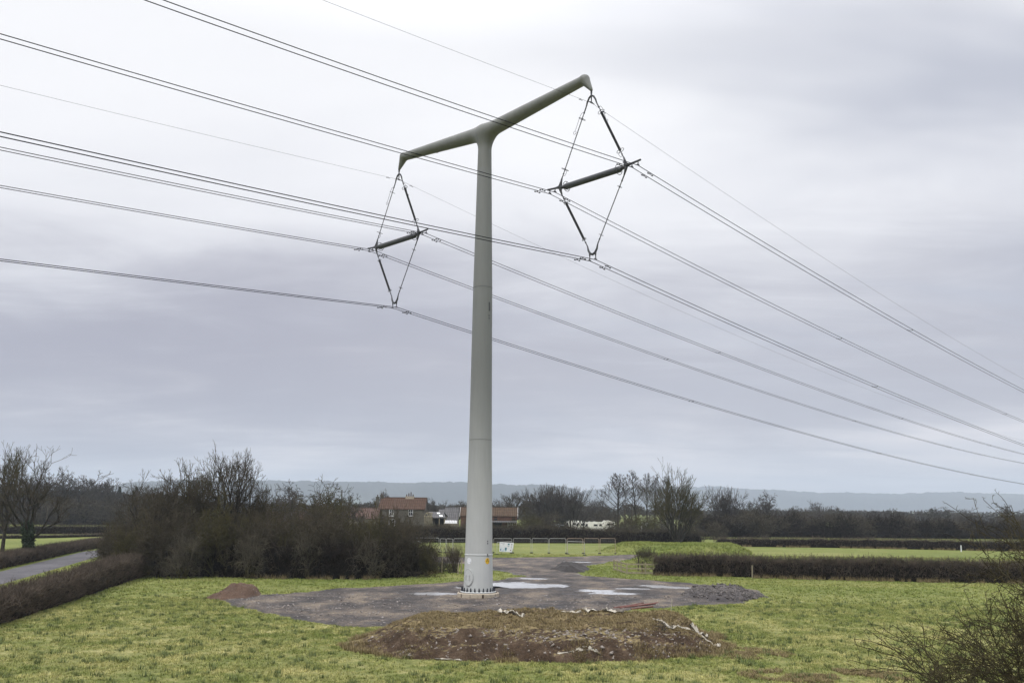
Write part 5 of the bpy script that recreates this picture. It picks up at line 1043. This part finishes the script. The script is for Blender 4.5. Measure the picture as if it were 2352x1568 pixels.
pf = [(-w_ / 2 - .9, .35), (-w_ / 2 - .9, .95), (-w_ / 2 - .2, 1.05), (-w_ / 2 + .2, zt), (w_ / 2 + .2, zt), (w_ / 2 + .75, 1.1), (w_ / 2 + 1.5, .95), (w_ / 2 + 1.6, .4)]; n = len(pf)
MB().add([(x, 0, z) for x, z in pf] + [(x, 1.7, z) for x, z in pf], [tuple(range(n))[::-1], tuple(range(n, 2 * n))] + [(k, (k + 1) % n, n + (k + 1) % n, n + k) for k in range(n)]).build('body', M['caravan_grey'], o)
MB().add([(-w_ / 2, -.01, 1.1), (w_ / 2 + .5, -.01, 1.1), (w_ / 2 + .15, -.01, zt - .1), (-w_ / 2 + .25, -.01, zt - .1)], [(0, 1, 2, 3)]).build('window', M['glass'], o)
for q in (-.9, 1.3): MB().lathe((q, -.03, .33), (0, 1, 0), [(0, .1), (0, .33), (.2, .33), (.2, .1)], 14).build('wheel', M['black'], o)

# ------------------------------------------------------------------ poles
Y = 196.0; o = empty('telegraph_pole', (XG(781, Y), Y, 0), 'dark wooden telegraph pole with a crossarm rising over the long barn', 'pole'); zt = zat(781, 1124, Y)
MB().tube([(0, 0, -.2), (0, 0, zt)], [.17, .12], 8).build('post', M['wood_dark'], o); ca = MB().box((0, -.15, zt - .45), (1.7, .12, .12)).build('crossarm', M['wood_dark'], o)
for q in (-.75, 0, .75): MB().lathe((q, -.15, zt - .4), (0, 0, 1), [(0, .03), (.1, .07), (.2, .04)], 8).build('insulator', M['cast'], ca)
MB().box((-.2, -.15, zt - 2.2), (.45, .3, .5)).build('transformer', M['cast'], o)
Y = 255.0; o = empty('twin_pole', (XG(1444, Y), Y, 0), 'twin wooden poles joined by a crossbar between the first and second poplars', 'pole'); zt = zat(1444, 1161.5, Y)
for q in (-1.0, 1.0): MB().tube([(q, 0, -.2), (q, 0, zt)], [.18, .13], 8).build('post', M['wood_dark'], o)
MB().box((0, -.18, zt - .12), (3.2, .14, .16)).build('crossarm', M['wood_dark'], o)
for x, y, top, lab in ((105, 1203, 1160, 'first wooden pole from the left before the left woodland'), (318, 1205, 1152, 'wooden pole with small crossarms by the right end of the left woodland')):
    g = G(x, y) ; Y = min(g[1], 262); o = empty('telegraph_pole', (XG(x, Y), Y, 0), lab, 'pole'); zt = zat(x, top, Y); MB().tube([(0, 0, -.2), (0, 0, zt)], [.16, .11], 8).build('post', M['wood_dark'], o); MB().box((0, -.14, zt - .3), (1.6, .1, .1)).build('crossarm', M['wood_dark'], o)

# ------------------------------------------------------------------ wire fence panels
def fpanel(p0, p1, h, label, warm=False, foot=True):
    p0, p1 = np.array(p0[:2], float), np.array(p1[:2], float); d = p1 - p0; L = np.linalg.norm(d); u = np.array([d[0] / L, d[1] / L, 0]); org = np.array([(p0[0] + p1[0]) / 2, (p0[1] + p1[1]) / 2, 0]); o = empty('wire_barrier', org, label, 'barrier', 'temporary wire fence panels'); r = .024; c = .16; hl = L / 2 - .04
    pts = [u * -hl + zv * .05, u * -hl + zv * (h - c)] + [u * (-hl + c - c * math.cos(t)) + zv * (h - c + c * math.sin(t)) for t in np.linspace(.3, 1.57, 4)] + [u * (hl - c + c * math.sin(t)) + zv * (h - c + c * math.cos(t)) for t in np.linspace(0, 1.27, 4)] + [u * hl + zv * (h - c), u * hl + zv * .05]
    MB().tube(pts, r, 6).build('frame', M['galv_warm'] if warm else M['galv'], o)
    mb = MB(); nw = int(L / .13)
    for i in range(1, nw): q = u * (-hl + 2 * hl * i / nw); mb.tube([q + zv * .12, q + zv * (h - .04)], .0022, 3, False)
    for z in (.15, h * .5, h - .35): mb.tube([u * -hl + zv * z, u * hl + zv * z], .003, 3, False)
    ms = mb.build('mesh', M['galv'], o); ms['kind'] = 'stuff'
    if foot:
        for q in (-hl, hl): MB().box(u * q + zv * .06, (.22, .55, .12), math.atan2(u[1], u[0])).build('foot', M['black'], o)
yb = 1263.5
tops = [(905, 951, 'first', 0), (954.5, 1008.5, 'second', 0), (1010.5, 1024, 'short angled third', .6), (1025, 1039.5, 'short angled fourth', 1.2), (1041, 1086, 'fifth', .9), (1088, 1131, 'sixth, behind the pylon,', .7), (1133, 1176, 'seventh', .4), (1178, 1220, 'eighth', .2), (1221.5, 1260, 'ninth', 0), (1261, 1300.5, 'tenth', 0), (1302, 1339, 'eleventh', 0), (1341, 1376.5, 'twelfth', 0), (1378, 1414, 'thirteenth and last', 0)]
Yf = 128.0
for i, (x0, x1, lab, dyp) in enumerate(tops):
    Ya = Yf + (0 if i < 2 else -1.2 if i == 2 else -2.5); Yb_ = Yf + (0 if i < 2 else -2.5 if i == 2 else -3.6 if i == 3 else -2.5)
    if i >= 6: Ya = Yb_ = Yf - 1.0
    hz = zat((x0 + x1) / 2, 1234.5 + (1.6 if i >= 2 else 0) - (.3 if i >= 6 else 0), Ya)
    fpanel((XG(x0, Ya), Ya), (XG(x1, Yb_), Yb_), max(1.6, hz), '%s wire fence panel from the left in the line behind the track' % lab, warm=i >= 10)
fpanel((XG(1141, 122), 122), (XG(1176, 126.0), 126.0), 1.62, 'loose wire fence panel leaning behind the white notice board')
fpanel((XG(1303, 124), 124), (XG(1343, 122), 122), 1.78, 'wire fence panel standing forward of the line near its right end')
MB_ = MB().box((XG(962, 127.8), 127.8, 1.4), (.55, .03, .2)); sg_ = MB_.build('small_white_sign', M['white']); cc_ = np.array([XG(962, 127.8), 127.8, 1.4]); 
sg_.data.transform(Matrix.Translation(tuple(-cc_))); sg_.location = tuple(cc_); prop(sg_, 'small white plate fixed on the second wire fence panel', 'sign')

# ------------------------------------------------------------------ notice board
Y = G(1163, 1273)[1]; gz = lambda x, y: P(x, y, Y)
cs = [gz(1147.7, 1244), gz(1180.5, 1245.8), gz(1177.3, 1267.4), gz(1146.8, 1265.6)]; org = np.array([(cs[0][0] + cs[1][0]) / 2, Y, 0])
o = empty('notice_board', org, 'white information board with blue and brown pictures on two thin legs beside the track', 'notice board')
def onb(u, v, f=0.0): p = (cs[0] * (1 - u) + cs[1] * u) * (1 - v) + (cs[3] * (1 - u) + cs[2] * u) * v; return p - org + np.array([0, -f, 0])
V = [onb(0, 0, .02), onb(1, 0, .02), onb(.975, .45, .05), onb(1, 1, .02), onb(0, 1, .02)] + [onb(0, 0, 0), onb(1, 0, 0), onb(.975, .45, .03), onb(1, 1, 0), onb(0, 1, 0)]
bd = MB().add([onb(0, 0, .02), onb(1, 0, .02), onb(.985, .55, .02), onb(.95, 1, .02), onb(0, 1, .02), onb(0, 0, 0), onb(1, 0, 0), onb(.985, .55, 0), onb(.95, 1, 0), onb(0, 1, 0)], [(0, 1, 2, 3, 4)[::-1], (5, 6, 7, 8, 9)] + [(k, (k + 1) % 5, 5 + (k + 1) % 5, 5 + k) for k in range(5)]).build('panel', M['white'], o)
def pat(mat, rects, name='print', f=.024):
    mb = MB()
    for (u0, v0, u1, v1) in rects: mb.add([onb(u0, v0, f), onb(u1, v0, f), onb(u1, v1, f), onb(u0, v1, f)], [(0, 1, 2, 3)])
    mb.build(name, mat, bd)
pat(M['greyprint'], [(.05, .09, .36, .13), (.22, .20, .36, .225), (.22, .235, .34, .25), (.22, .34, .36, .36), (.13, .50, .18, .515), (.04, .48, .36, .49), (.60, .56, .68, .565), (.60, .63, .68, .635), (.60, .56, .605, .64), (.36, .5, .365, .9)])
pat(M['teal'], [(.58, .10, .71, .26), (.58, .40, .71, .44), (.40, .55, .54, .86)])
pat(M['paleblue'], [(.58, .31, .71, .36), (.06, .56, .10, .60), (.15, .64, .22, .76), (.27, .70, .34, .76), (.27, .84, .34, .90), (.16, .84, .22, .89), (.20, .90, .32, .97), (.42, .90, .53, .95), (.16, .56, .22, .59), (.28, .57, .35, .60)])
pat(M['blue'], [(.06, .68, .13, .90), (.44, .62, .50, .74)], f=.027)
pat(M['brownprint'], [(.81, .13, .90, .19), (.82, .29, .90, .34), (.83, .45, .90, .50), (.84, .61, .89, .66), (.79, .76, .88, .86)])
for u in (.15, .90): q0 = onb(u, 1, -.02); MB().tube([(q0[0], q0[1] + .02, 0), (q0[0], q0[1] + .02, q0[2] + .6)], .022, 6).build('leg', M['wood_dark'], o)

# ------------------------------------------------------------------ wooden post and rail fence
c0, c1, c2 = G(1440, 1318.5), G(1410, 1309), G(1523, 1319.5); zt = 1.02
o = empty('rail_fence', c0, 'L-shaped weathered wooden post and rail fence at the end of the black hedge', 'fence')
def rail(a, b, z0, z1): u = (b - a); L = np.linalg.norm(u); u = u / L; MB().box((a + b) / 2 - c0 + zv * (z0 + z1) / 2, (L, .04, z1 - z0), math.atan2(u[1], u[0])).build('rail', M['wood'], o)
nrm1 = np.array([0, -.06, 0])
for z in (.10, .50, .90): rail(c0 + nrm1, c1 + nrm1, z, z + .13); rail(c0 + np.array([.06, -.06, 0]), c2 + np.array([0, -.06, 0]), z, z + .13)
for f in (0, .42, .72, .98): q = c0 * (1 - f) + c1 * f; MB().box(q - c0 + zv * .52, (.11, .10, 1.1), .2).build('post', M['wood'], o)
for f in (.52,): q = c0 * (1 - f) + c2 * f; MB().box(q - c0 + zv * .55 + np.array([0, .03, 0]), (.11, .09, 1.15)).build('post', M['wood'], o)
for x, lab in ((1466, 'left one of two leaning wooden posts behind the rail fence'), (1475, 'right one of two leaning wooden posts behind the rail fence')):
    g = G(x, 1311); MB().tube([(0, 0, 0), (.05, 0, 1.35 if x < 1470 else .95)], .06, 6).build('fence_post', M['wood_dark'], None); q = bpy.data.objects[-1] if False else None
    ob = [q_ for q_ in COL.objects if q_.name.startswith('fence_post')][-1]; ob.location = tuple(g); prop(ob, lab, 'post')
def post(x, y, h, label, mat='wood', r=.06, name='fence_post', group=None, lean=.03, cat='post'):
    g = G(x, y); ob = MB().tube([(0, 0, -.05), (lean, 0, h)], [r, r * .9], 7).build(name, M[mat]); ob.location = tuple(g); return prop(ob, label, cat, group)
for i, x in enumerate((1710.5, 1745.5, 1781, 1816.5, 1845, 1865, 1883)):
    post(x, 1251.5 + i * .7, 1.0, '%s wooden post from the left along the far right hedge' % od[i], group='wooden posts along the far right hedge', r=.055)
for x, y, h, lab in ((990, 1316, 1.25, 'short stake at the right end of the thicket'), (1014.5, 1316, 1.5, 'tall thin stake between thicket and upright bush'), (1059, 1317, 1.3, 'stake close to the left side of the pylon'), (1052, 1318, 1.0, 'shorter stake left of the one beside the pylon'), (1728, 1327, 1.15, 'wooden stake standing in front of the black trimmed hedge')): post(x, y, h, lab)
post(211, 1222.5, 1.1, 'white-topped marker post on the far left field', 'white', .08, 'marker_post'); post(2208, 1266.5, 1.0, 'short white marker post before the far right hedge', 'white', .09, 'marker_post'); post(1674.5, 1228, 1.0, 'small white marker on the field before the dark belt', 'white', .09, 'marker_post')
post(1541, 1404, .75, 'thin pale stick standing in the grass right of the earth mound', 'plastic', .02, 'marker_stick', lean=.08)
post(2.0, 1421, 1.1, 'grey post in front of the roadside hedge at the left edge', 'wood', .07)
# field gate
g0, g1 = G(1652, 1251.5), G(1694, 1252.5); o = empty('field_gate', g0, 'galvanised five-bar field gate at the left end of the far right hedge', 'gate'); u = g1 - g0; mb = MB()
for z in (.15, .38, .62, .85, 1.1): mb.tube([zv * z, u + zv * z], .03, 6)
for f in (0, .5, 1): mb.tube([u * f + zv * .12, u * f + zv * 1.12], .03, 6)
mb.build('bars', M['galv'], o)
for f in (-.02, 1.03): MB().tube([u * f - zv * .05, u * f + zv * 1.35], .09, 7).build('gate_post', M['wood_dark'], o)
MB().tube([u * 1.06 + zv * 1.1, u * 1.06 + np.array([2.3, 0, .1])], .05, 6).build('stay', M['wood'], o)

# ------------------------------------------------------------------ things lying about
pa = [((1420, 1397), (1478, 1388)), ((1424, 1399), (1505, 1390.5)), ((1436, 1398.5), (1512, 1386)), ((1450, 1400), (1500, 1396)), ((1410, 1398.5), (1462, 1393.5))]
for i, (q0, q1) in enumerate(pa):
    A, B = G(*q0), G(*q1); ob = MB().tube([(0, 0, .06 + .035 * (i % 3)), tuple((B - A) + zv * (.07 + .04 * ((i + 1) % 3)))], .05, 8).build('pipe', M['pipe']); ob.location = tuple(A)
    prop(ob, ['rusty red pipe at the back of the pile', 'longest rusty red pipe crossing the pile', 'rusty pipe lying on top and reaching farthest right', 'short rusty pipe at the front of the pile', 'short rusty pipe sticking out at the left of the pile'][i] + ' behind the earth mound', 'pipe', 'pile of rusty pipes')
def sheet(pts, w, label, zf, seed, lift=.05, rough=.12):
    rg = np.random.default_rng(seed); pts = np.array(pts, float); seg = np.r_[0, np.cumsum(np.linalg.norm(np.diff(pts, axis=0), axis=1))]; n = max(8, int(seg[-1] / .12)); t = np.linspace(0, seg[-1], n); X = np.interp(t, seg, pts[:, 0]); Y = np.interp(t, seg, pts[:, 1]); m_ = 6; V = []
    tx, ty = np.gradient(X), np.gradient(Y); l_ = np.hypot(tx, ty) + 1e-9
    for i in range(n):
        ww = w * (.55 + .9 * abs(fbm(np.array([t[i] * 1.3]), np.array([seed * 1.]), 3, seed)[0]) * 2) * min(1, i / 3 + .2, (n - 1 - i) / 3 + .2)
        for j in range(m_):
            f = (j / (m_ - 1) - .5) * ww; x = X[i] - ty[i] / l_[i] * f + .03 * rg.normal(); y = Y[i] + tx[i] / l_[i] * f + .03 * rg.normal(); z = float(zf(np.array([x]), np.array([y]))[0]); V.append((x, y, max(z, 0) + lift + rough * abs(rg.normal()) * .6))
    c = np.mean(V, 0); V = np.array(V) - c; Fq = [(i * m_ + j, i * m_ + j + 1, (i + 1) * m_ + j + 1, (i + 1) * m_ + j) for i in range(n - 1) for j in range(m_ - 1)]
    me = np_mesh('sheeting', V, Fq, False, [M['plastic']]); ob = link('sheeting', me, None, tuple(c)); sm = ob.modifiers.new('thick', 'SOLIDIFY'); sm.thickness = .012; prop(ob, label, 'sheeting'); return ob
zero = lambda x, y: np.zeros_like(x) + .05
mg = lambda x, y, z: G(x, y, z)[:2]
sheet([mg(1144, 1406, 1.1), mg(1165, 1405, 1.1), mg(1185, 1407, 1.1), mg(1205, 1405.5, 1.1)], .4, 'crumpled off-white sheeting on the back edge of the mound top, left of centre', mz, 3, .06, .16)
sheet([mg(1290, 1403, 1.1), mg(1335, 1404, 1.1)], .22, 'thin strip of pale sheeting at the middle of the mound top', mz, 4, .04, .08)
sheet([mg(1340, 1400, 1.1), mg(1385, 1401, 1.1), mg(1432, 1406, 1.1)], .5, 'long off-white sheet lying along the back edge of the mound, right of centre', mz, 5, .05, .14)
sheet([mg(1500, 1422, 1.05), mg(1518, 1428, 1.05), mg(1532, 1440, .95), mg(1550, 1455, .65), mg(1580, 1468, .35), mg(1592, 1471, .3)], .18, 'long torn strip of sheeting trailing down the right end of the mound', mz, 6, .04, .05)
sheet([mg(1585, 1464, .35), mg(1604, 1462, .4), mg(1625, 1468, .25)], .5, 'bunched white sheeting at the foot of the right end of the mound', mz, 7, .05, .2)
sheet([mg(1278, 1517, 0), mg(1320, 1518, 0), mg(1380, 1517, 0)], .13, 'dirty strip of sheeting along the front foot of the mound', mz, 8, .02, .02)
sheet([mg(1000, 1515, 0), mg(1060, 1518, 0)], .12, 'short dirty strip of sheeting at the front left foot of the mound', mz, 9, .03, .05)
sheet([mg(1610, 1484, .1), mg(1640, 1486, .1), mg(1655, 1482, .1)], .3, 'small scrap of pale sheeting at the right foot of the mound', mz, 10, .03, .08)
# branch litter on the mound
rg = np.random.default_rng(12); q = mg(1530, 1470, .45); z_ = float(mz(np.array([q[0]]), np.array([q[1]]))[0])
n = 12; S = rg.normal(size=(n, 3)) * .12; D = unit(np.stack([rg.uniform(-1, .3, n), rg.normal(size=n) * .4, rg.uniform(.1, .9, n)], 1)); sg_ = grow(rg, S, D, rg.uniform(.5, 1.2, n), np.full(n, .014), [dict(ns=4, wander=.3, trop=-.12, taper=.6, nc=3, f0=.3, ratio=.5, ang=40, angsd=10, rr=.7, rmin=.005), dict(ns=3, wander=.3, trop=0, taper=.5, rmin=.004)])
ob = link('brushwood', seg_mesh('brushwood', cat_seg(sg_), M['twig_grey']), None, (q[0], q[1], z_ + .05)); prop(ob, 'tangle of dead brushwood lying on the right part of the mound slope', 'branches')

# ------------------------------------------------------------------ foreground hawthorn at the right edge
rg = np.random.default_rng(77); n = 31; cx_, cy_ = 10.95, 15.4
a = np.arange(n) * 2.4; t = np.tan(np.radians(np.linspace(3, 54, n))); S = np.stack([.35 * np.cos(a), .35 * np.sin(a), 0 * a], 1); D = unit(np.stack([np.cos(a) * t, np.sin(a) * t, np.ones(n)], 1)); L = rg.uniform(1.35, 1.75, n) * np.linspace(1.18, .90, n); R = rg.uniform(.030, .050, n)
segs = fork(rg, S, D, L, R, 6, 21, .80, .78, .10, -.005, .006, 4, .9)
tips = segs[-1]; n = len(tips[1]); sp = grow(rg, np.concatenate([segs[-1][1], segs[-2][1], segs[-3][1]]), unit(rg.normal(size=(len(segs[-1][1]) + len(segs[-2][1]) + len(segs[-3][1]), 3)) + np.array([0, 0, .3])), rg.uniform(.08, .26, len(segs[-1][1]) + len(segs[-2][1]) + len(segs[-3][1])), np.full(len(segs[-1][1]) + len(segs[-2][1]) + len(segs[-3][1]), .0055), [dict(ns=2, wander=.25, trop=0, taper=.5, rmin=.0035, nc=2, f0=.3, ratio=.5, ang=50, angsd=15, rr=.8), dict(ns=1, wander=.1, trop=0, taper=.5, rmin=.003)])
segs = segs + sp
o = empty('hawthorn_bush', (cx_, cy_, 0), 'large bare thorny bush with yellow lichen, close to the camera at the lower right', 'bush')
link('limbs', seg_mesh('limbs', cat_seg(segs[:3]), M['bark_moss'], 5), o); link('twigs', seg_mesh('twigs', cat_seg(segs[3:]), M['bush_twig'], 3), o)
C = np.concatenate([segs[3][1], segs[4][1], segs[5][1]]); V, Fc = leaves(rg, C, .009, 26000, .006); link('lichen', np_mesh('lichen', V, Fc, False, [M['berry']]), o)

# ------------------------------------------------------------------ haze, sky, light
HX, HT = 9300.0, 300.0
mb = MB(); mb.add([(x, y, z) for x in (-HX, HX) for y in (-HX, HX) for z in (-1.0, HT)], [(0, 1, 3, 2), (4, 6, 7, 5), (0, 4, 5, 1), (2, 3, 7, 6), (0, 2, 6, 4), (1, 5, 7, 3)])
hm = bpy.data.materials.new('haze'); hm.use_nodes = True; nt = hm.node_tree; nt.nodes.remove(nt.nodes['Principled BSDF']); pv = nt.nodes.new('ShaderNodeVolumePrincipled'); pv.inputs['Color'].default_value = (.76, .87, 1.0, 1); pv.inputs['Density'].default_value = .00020; nt.links.new(pv.outputs[0], nt.nodes['Material Output'].inputs['Volume'])
hz = mb.build('haze', hm); hz['kind'] = 'stuff'; hz['label'] = 'thin pale blue-grey haze over the whole landscape'; hz['category'] = 'haze'

w = bpy.data.worlds.new('World'); scene.world = w; w.use_nodes = True; nt = w.node_tree; nt.nodes.clear()
outn = nt.nodes.new('ShaderNodeOutputWorld'); bg = nt.nodes.new('ShaderNodeBackground'); bg.inputs['Strength'].default_value = .1; nt.links.new(bg.outputs[0], outn.inputs[0])
SUN_EL, SUN_AZ = rad(52), rad(-150)      # azimuth measured from +Y towards +X: high, behind the camera and a little to the left
sky = nt.nodes.new('ShaderNodeTexSky'); sky.sky_type = 'NISHITA'; sky.sun_disc = False; sky.sun_elevation = SUN_EL; sky.sun_rotation = SUN_AZ
tc = nt.nodes.new('ShaderNodeTexCoord'); sx = nt.nodes.new('ShaderNodeSeparateXYZ'); nt.links.new(tc.outputs['Generated'], sx.inputs[0])
def mth(op, a, b=None, c=None, clamp=False):
    n_ = nt.nodes.new('ShaderNodeMath'); n_.operation = op; n_.use_clamp = clamp
    for i, v in enumerate((a, b, c)):
        if v is None: continue
        if isinstance(v, (int, float)): n_.inputs[i].default_value = v
        else: nt.links.new(v, n_.inputs[i])
    return n_.outputs[0]
zc = mth('MAXIMUM', sx.outputs['Z'], 0.0); den = mth('ADD', zc, .12)
px_ = mth('DIVIDE', sx.outputs['X'], den); py_ = mth('DIVIDE', sx.outputs['Y'], den); cx3 = nt.nodes.new('ShaderNodeCombineXYZ'); nt.links.new(px_, cx3.inputs[0]); nt.links.new(py_, cx3.inputs[1])
def nz(scale, detail, rough, loc, st, dist=0.0):
    mp = nt.nodes.new('ShaderNodeMapping'); nt.links.new(cx3.outputs[0], mp.inputs[0]); mp.inputs['Location'].default_value = loc; mp.inputs['Scale'].default_value = st; mp.inputs['Rotation'].default_value = (0, 0, rad(-18))
    n_ = nt.nodes.new('ShaderNodeTexNoise'); nt.links.new(mp.outputs[0], n_.inputs['Vector']); n_.inputs['Scale'].default_value = scale; n_.inputs['Detail'].default_value = detail; n_.inputs['Roughness'].default_value = rough; n_.inputs['Distortion'].default_value = dist; return n_.outputs['Fac']
n1 = nz(.55, 5, .5, (1.7, .6, 0), (1, .75, 1), .3); n2 = nz(1.9, 7, .6, (5, 2, 0), (.6, 1.3, 1), .5)
zz = mth('ADD', zc, mth('MULTIPLY', mth('SUBTRACT', n1, .5), .34)); zz = mth('ADD', zz, mth('MULTIPLY', mth('SUBTRACT', n2, .5), .15))
zz = mth('ADD', zz, mth('MULTIPLY', sx.outputs['X'], -.045))
rp = nt.nodes.new('ShaderNodeValToRGB'); nt.links.new(zz, rp.inputs[0]); rp.color_ramp.interpolation = 'B_SPLINE'; el = rp.color_ramp.elements
stops = [(0.0, srgb(236, 230, 232)), (.045, srgb(214, 211, 217)), (.10, srgb(184, 182, 191)), (.155, srgb(174, 173, 184)), (.22, srgb(208, 208, 215)), (.28, srgb(241, 241, 245)), (.40, srgb(252, 252, 254)), (1.0, srgb(252, 252, 254))]
while len(el) < len(stops): el.new(.5)
for e_, (p_, c_) in zip(el, stops): e_.position = p_; e_.color = (*c_, 1)
# broad darker folds in the cloud, as to the upper right
n3 = nz(.8, 4, .5, (3.1, 4.4, 0), (.55, 1.1, 1), .6)
fold = nt.nodes.new('ShaderNodeMapRange'); nt.links.new(n3, fold.inputs[0]); fold.inputs['From Min'].default_value = .46; fold.inputs['From Max'].default_value = .70; fold.interpolation_type = 'SMOOTHSTEP'
side = nt.nodes.new('ShaderNodeMapRange'); nt.links.new(sx.outputs['X'], side.inputs[0]); side.inputs['From Min'].default_value = -.05; side.inputs['From Max'].default_value = .42
ff = mth('MULTIPLY', fold.outputs[0], mth('MULTIPLY_ADD', side.outputs[0], .75, .15))
def wmix(fac, a, b, mode='MIX'):
    mx = nt.nodes.new('ShaderNodeMix'); mx.data_type = 'RGBA'; mx.blend_type = mode
    for s_, v in ((0, fac), (6, a), (7, b)):
        if isinstance(v, (int, float)): mx.inputs[s_].default_value = v
        elif isinstance(v, tuple): mx.inputs[s_].default_value = (*v, 1)
        else: nt.links.new(v, mx.inputs[s_])
    return mx.outputs[2]
cl = wmix(ff, rp.outputs[0], (.46, .48, .56))
bm = nt.nodes.new('ShaderNodeValToRGB'); bm.color_ramp.interpolation = 'B_SPLINE'; nt.links.new(zz, bm.inputs[0]); be = bm.color_ramp.elements; be.new(.5); be.new(.5)
for e_, (p_, c_) in zip(be, [(.04, 0.), (.12, 1.), (.17, 1.), (.25, 0.)]): e_.position = p_; e_.color = (c_, c_, c_, 1)
lm = nt.nodes.new('ShaderNodeMapRange'); lm.interpolation_type = 'SMOOTHSTEP'; nt.links.new(sx.outputs['X'], lm.inputs[0]); lm.inputs['From Min'].default_value = .15; lm.inputs['From Max'].default_value = -.40
cl = wmix(mth('MULTIPLY', mth('MULTIPLY', bm.outputs[0], lm.outputs[0]), .7), cl, (.335, .325, .40))
zen = nt.nodes.new('ShaderNodeMapRange'); nt.links.new(sx.outputs['Z'], zen.inputs[0]); zen.inputs['From Min'].default_value = .48; zen.inputs['From Max'].default_value = .95; zen.inputs['To Min'].default_value = 9.7; zen.inputs['To Max'].default_value = 24; czn = nt.nodes.new('ShaderNodeCombineXYZ'); [nt.links.new(zen.outputs[0], czn.inputs[i]) for i in range(3)]
sc10 = wmix(1.0, cl, czn.outputs[0], 'MULTIPLY'); fin = wmix(.965, sky.outputs[0], sc10); nt.links.new(fin, bg.inputs['Color'])

sun = bpy.data.lights.new('sun', 'SUN'); sun.energy = 1.5; sun.angle = rad(18); sun.color = (1.0, .965, .91); so = bpy.data.objects.new('sun', sun); COL.objects.link(so)
dirv = Vector((math.sin(SUN_AZ) * math.cos(SUN_EL), math.cos(SUN_AZ) * math.cos(SUN_EL), math.sin(SUN_EL))); so.rotation_euler = dirv.to_track_quat('Z', 'Y').to_euler(); so.location = (0, -20, 60)
scene.view_settings.view_transform = 'Standard'; scene.view_settings.look = 'None'; scene.view_settings.exposure = .2; scene.view_settings.gamma = 1
scene.render.engine = 'CYCLES'; scene.cycles.max_bounces = 6; scene.cycles.volume_bounces = 0; scene.cycles.transparent_max_bounces = 4
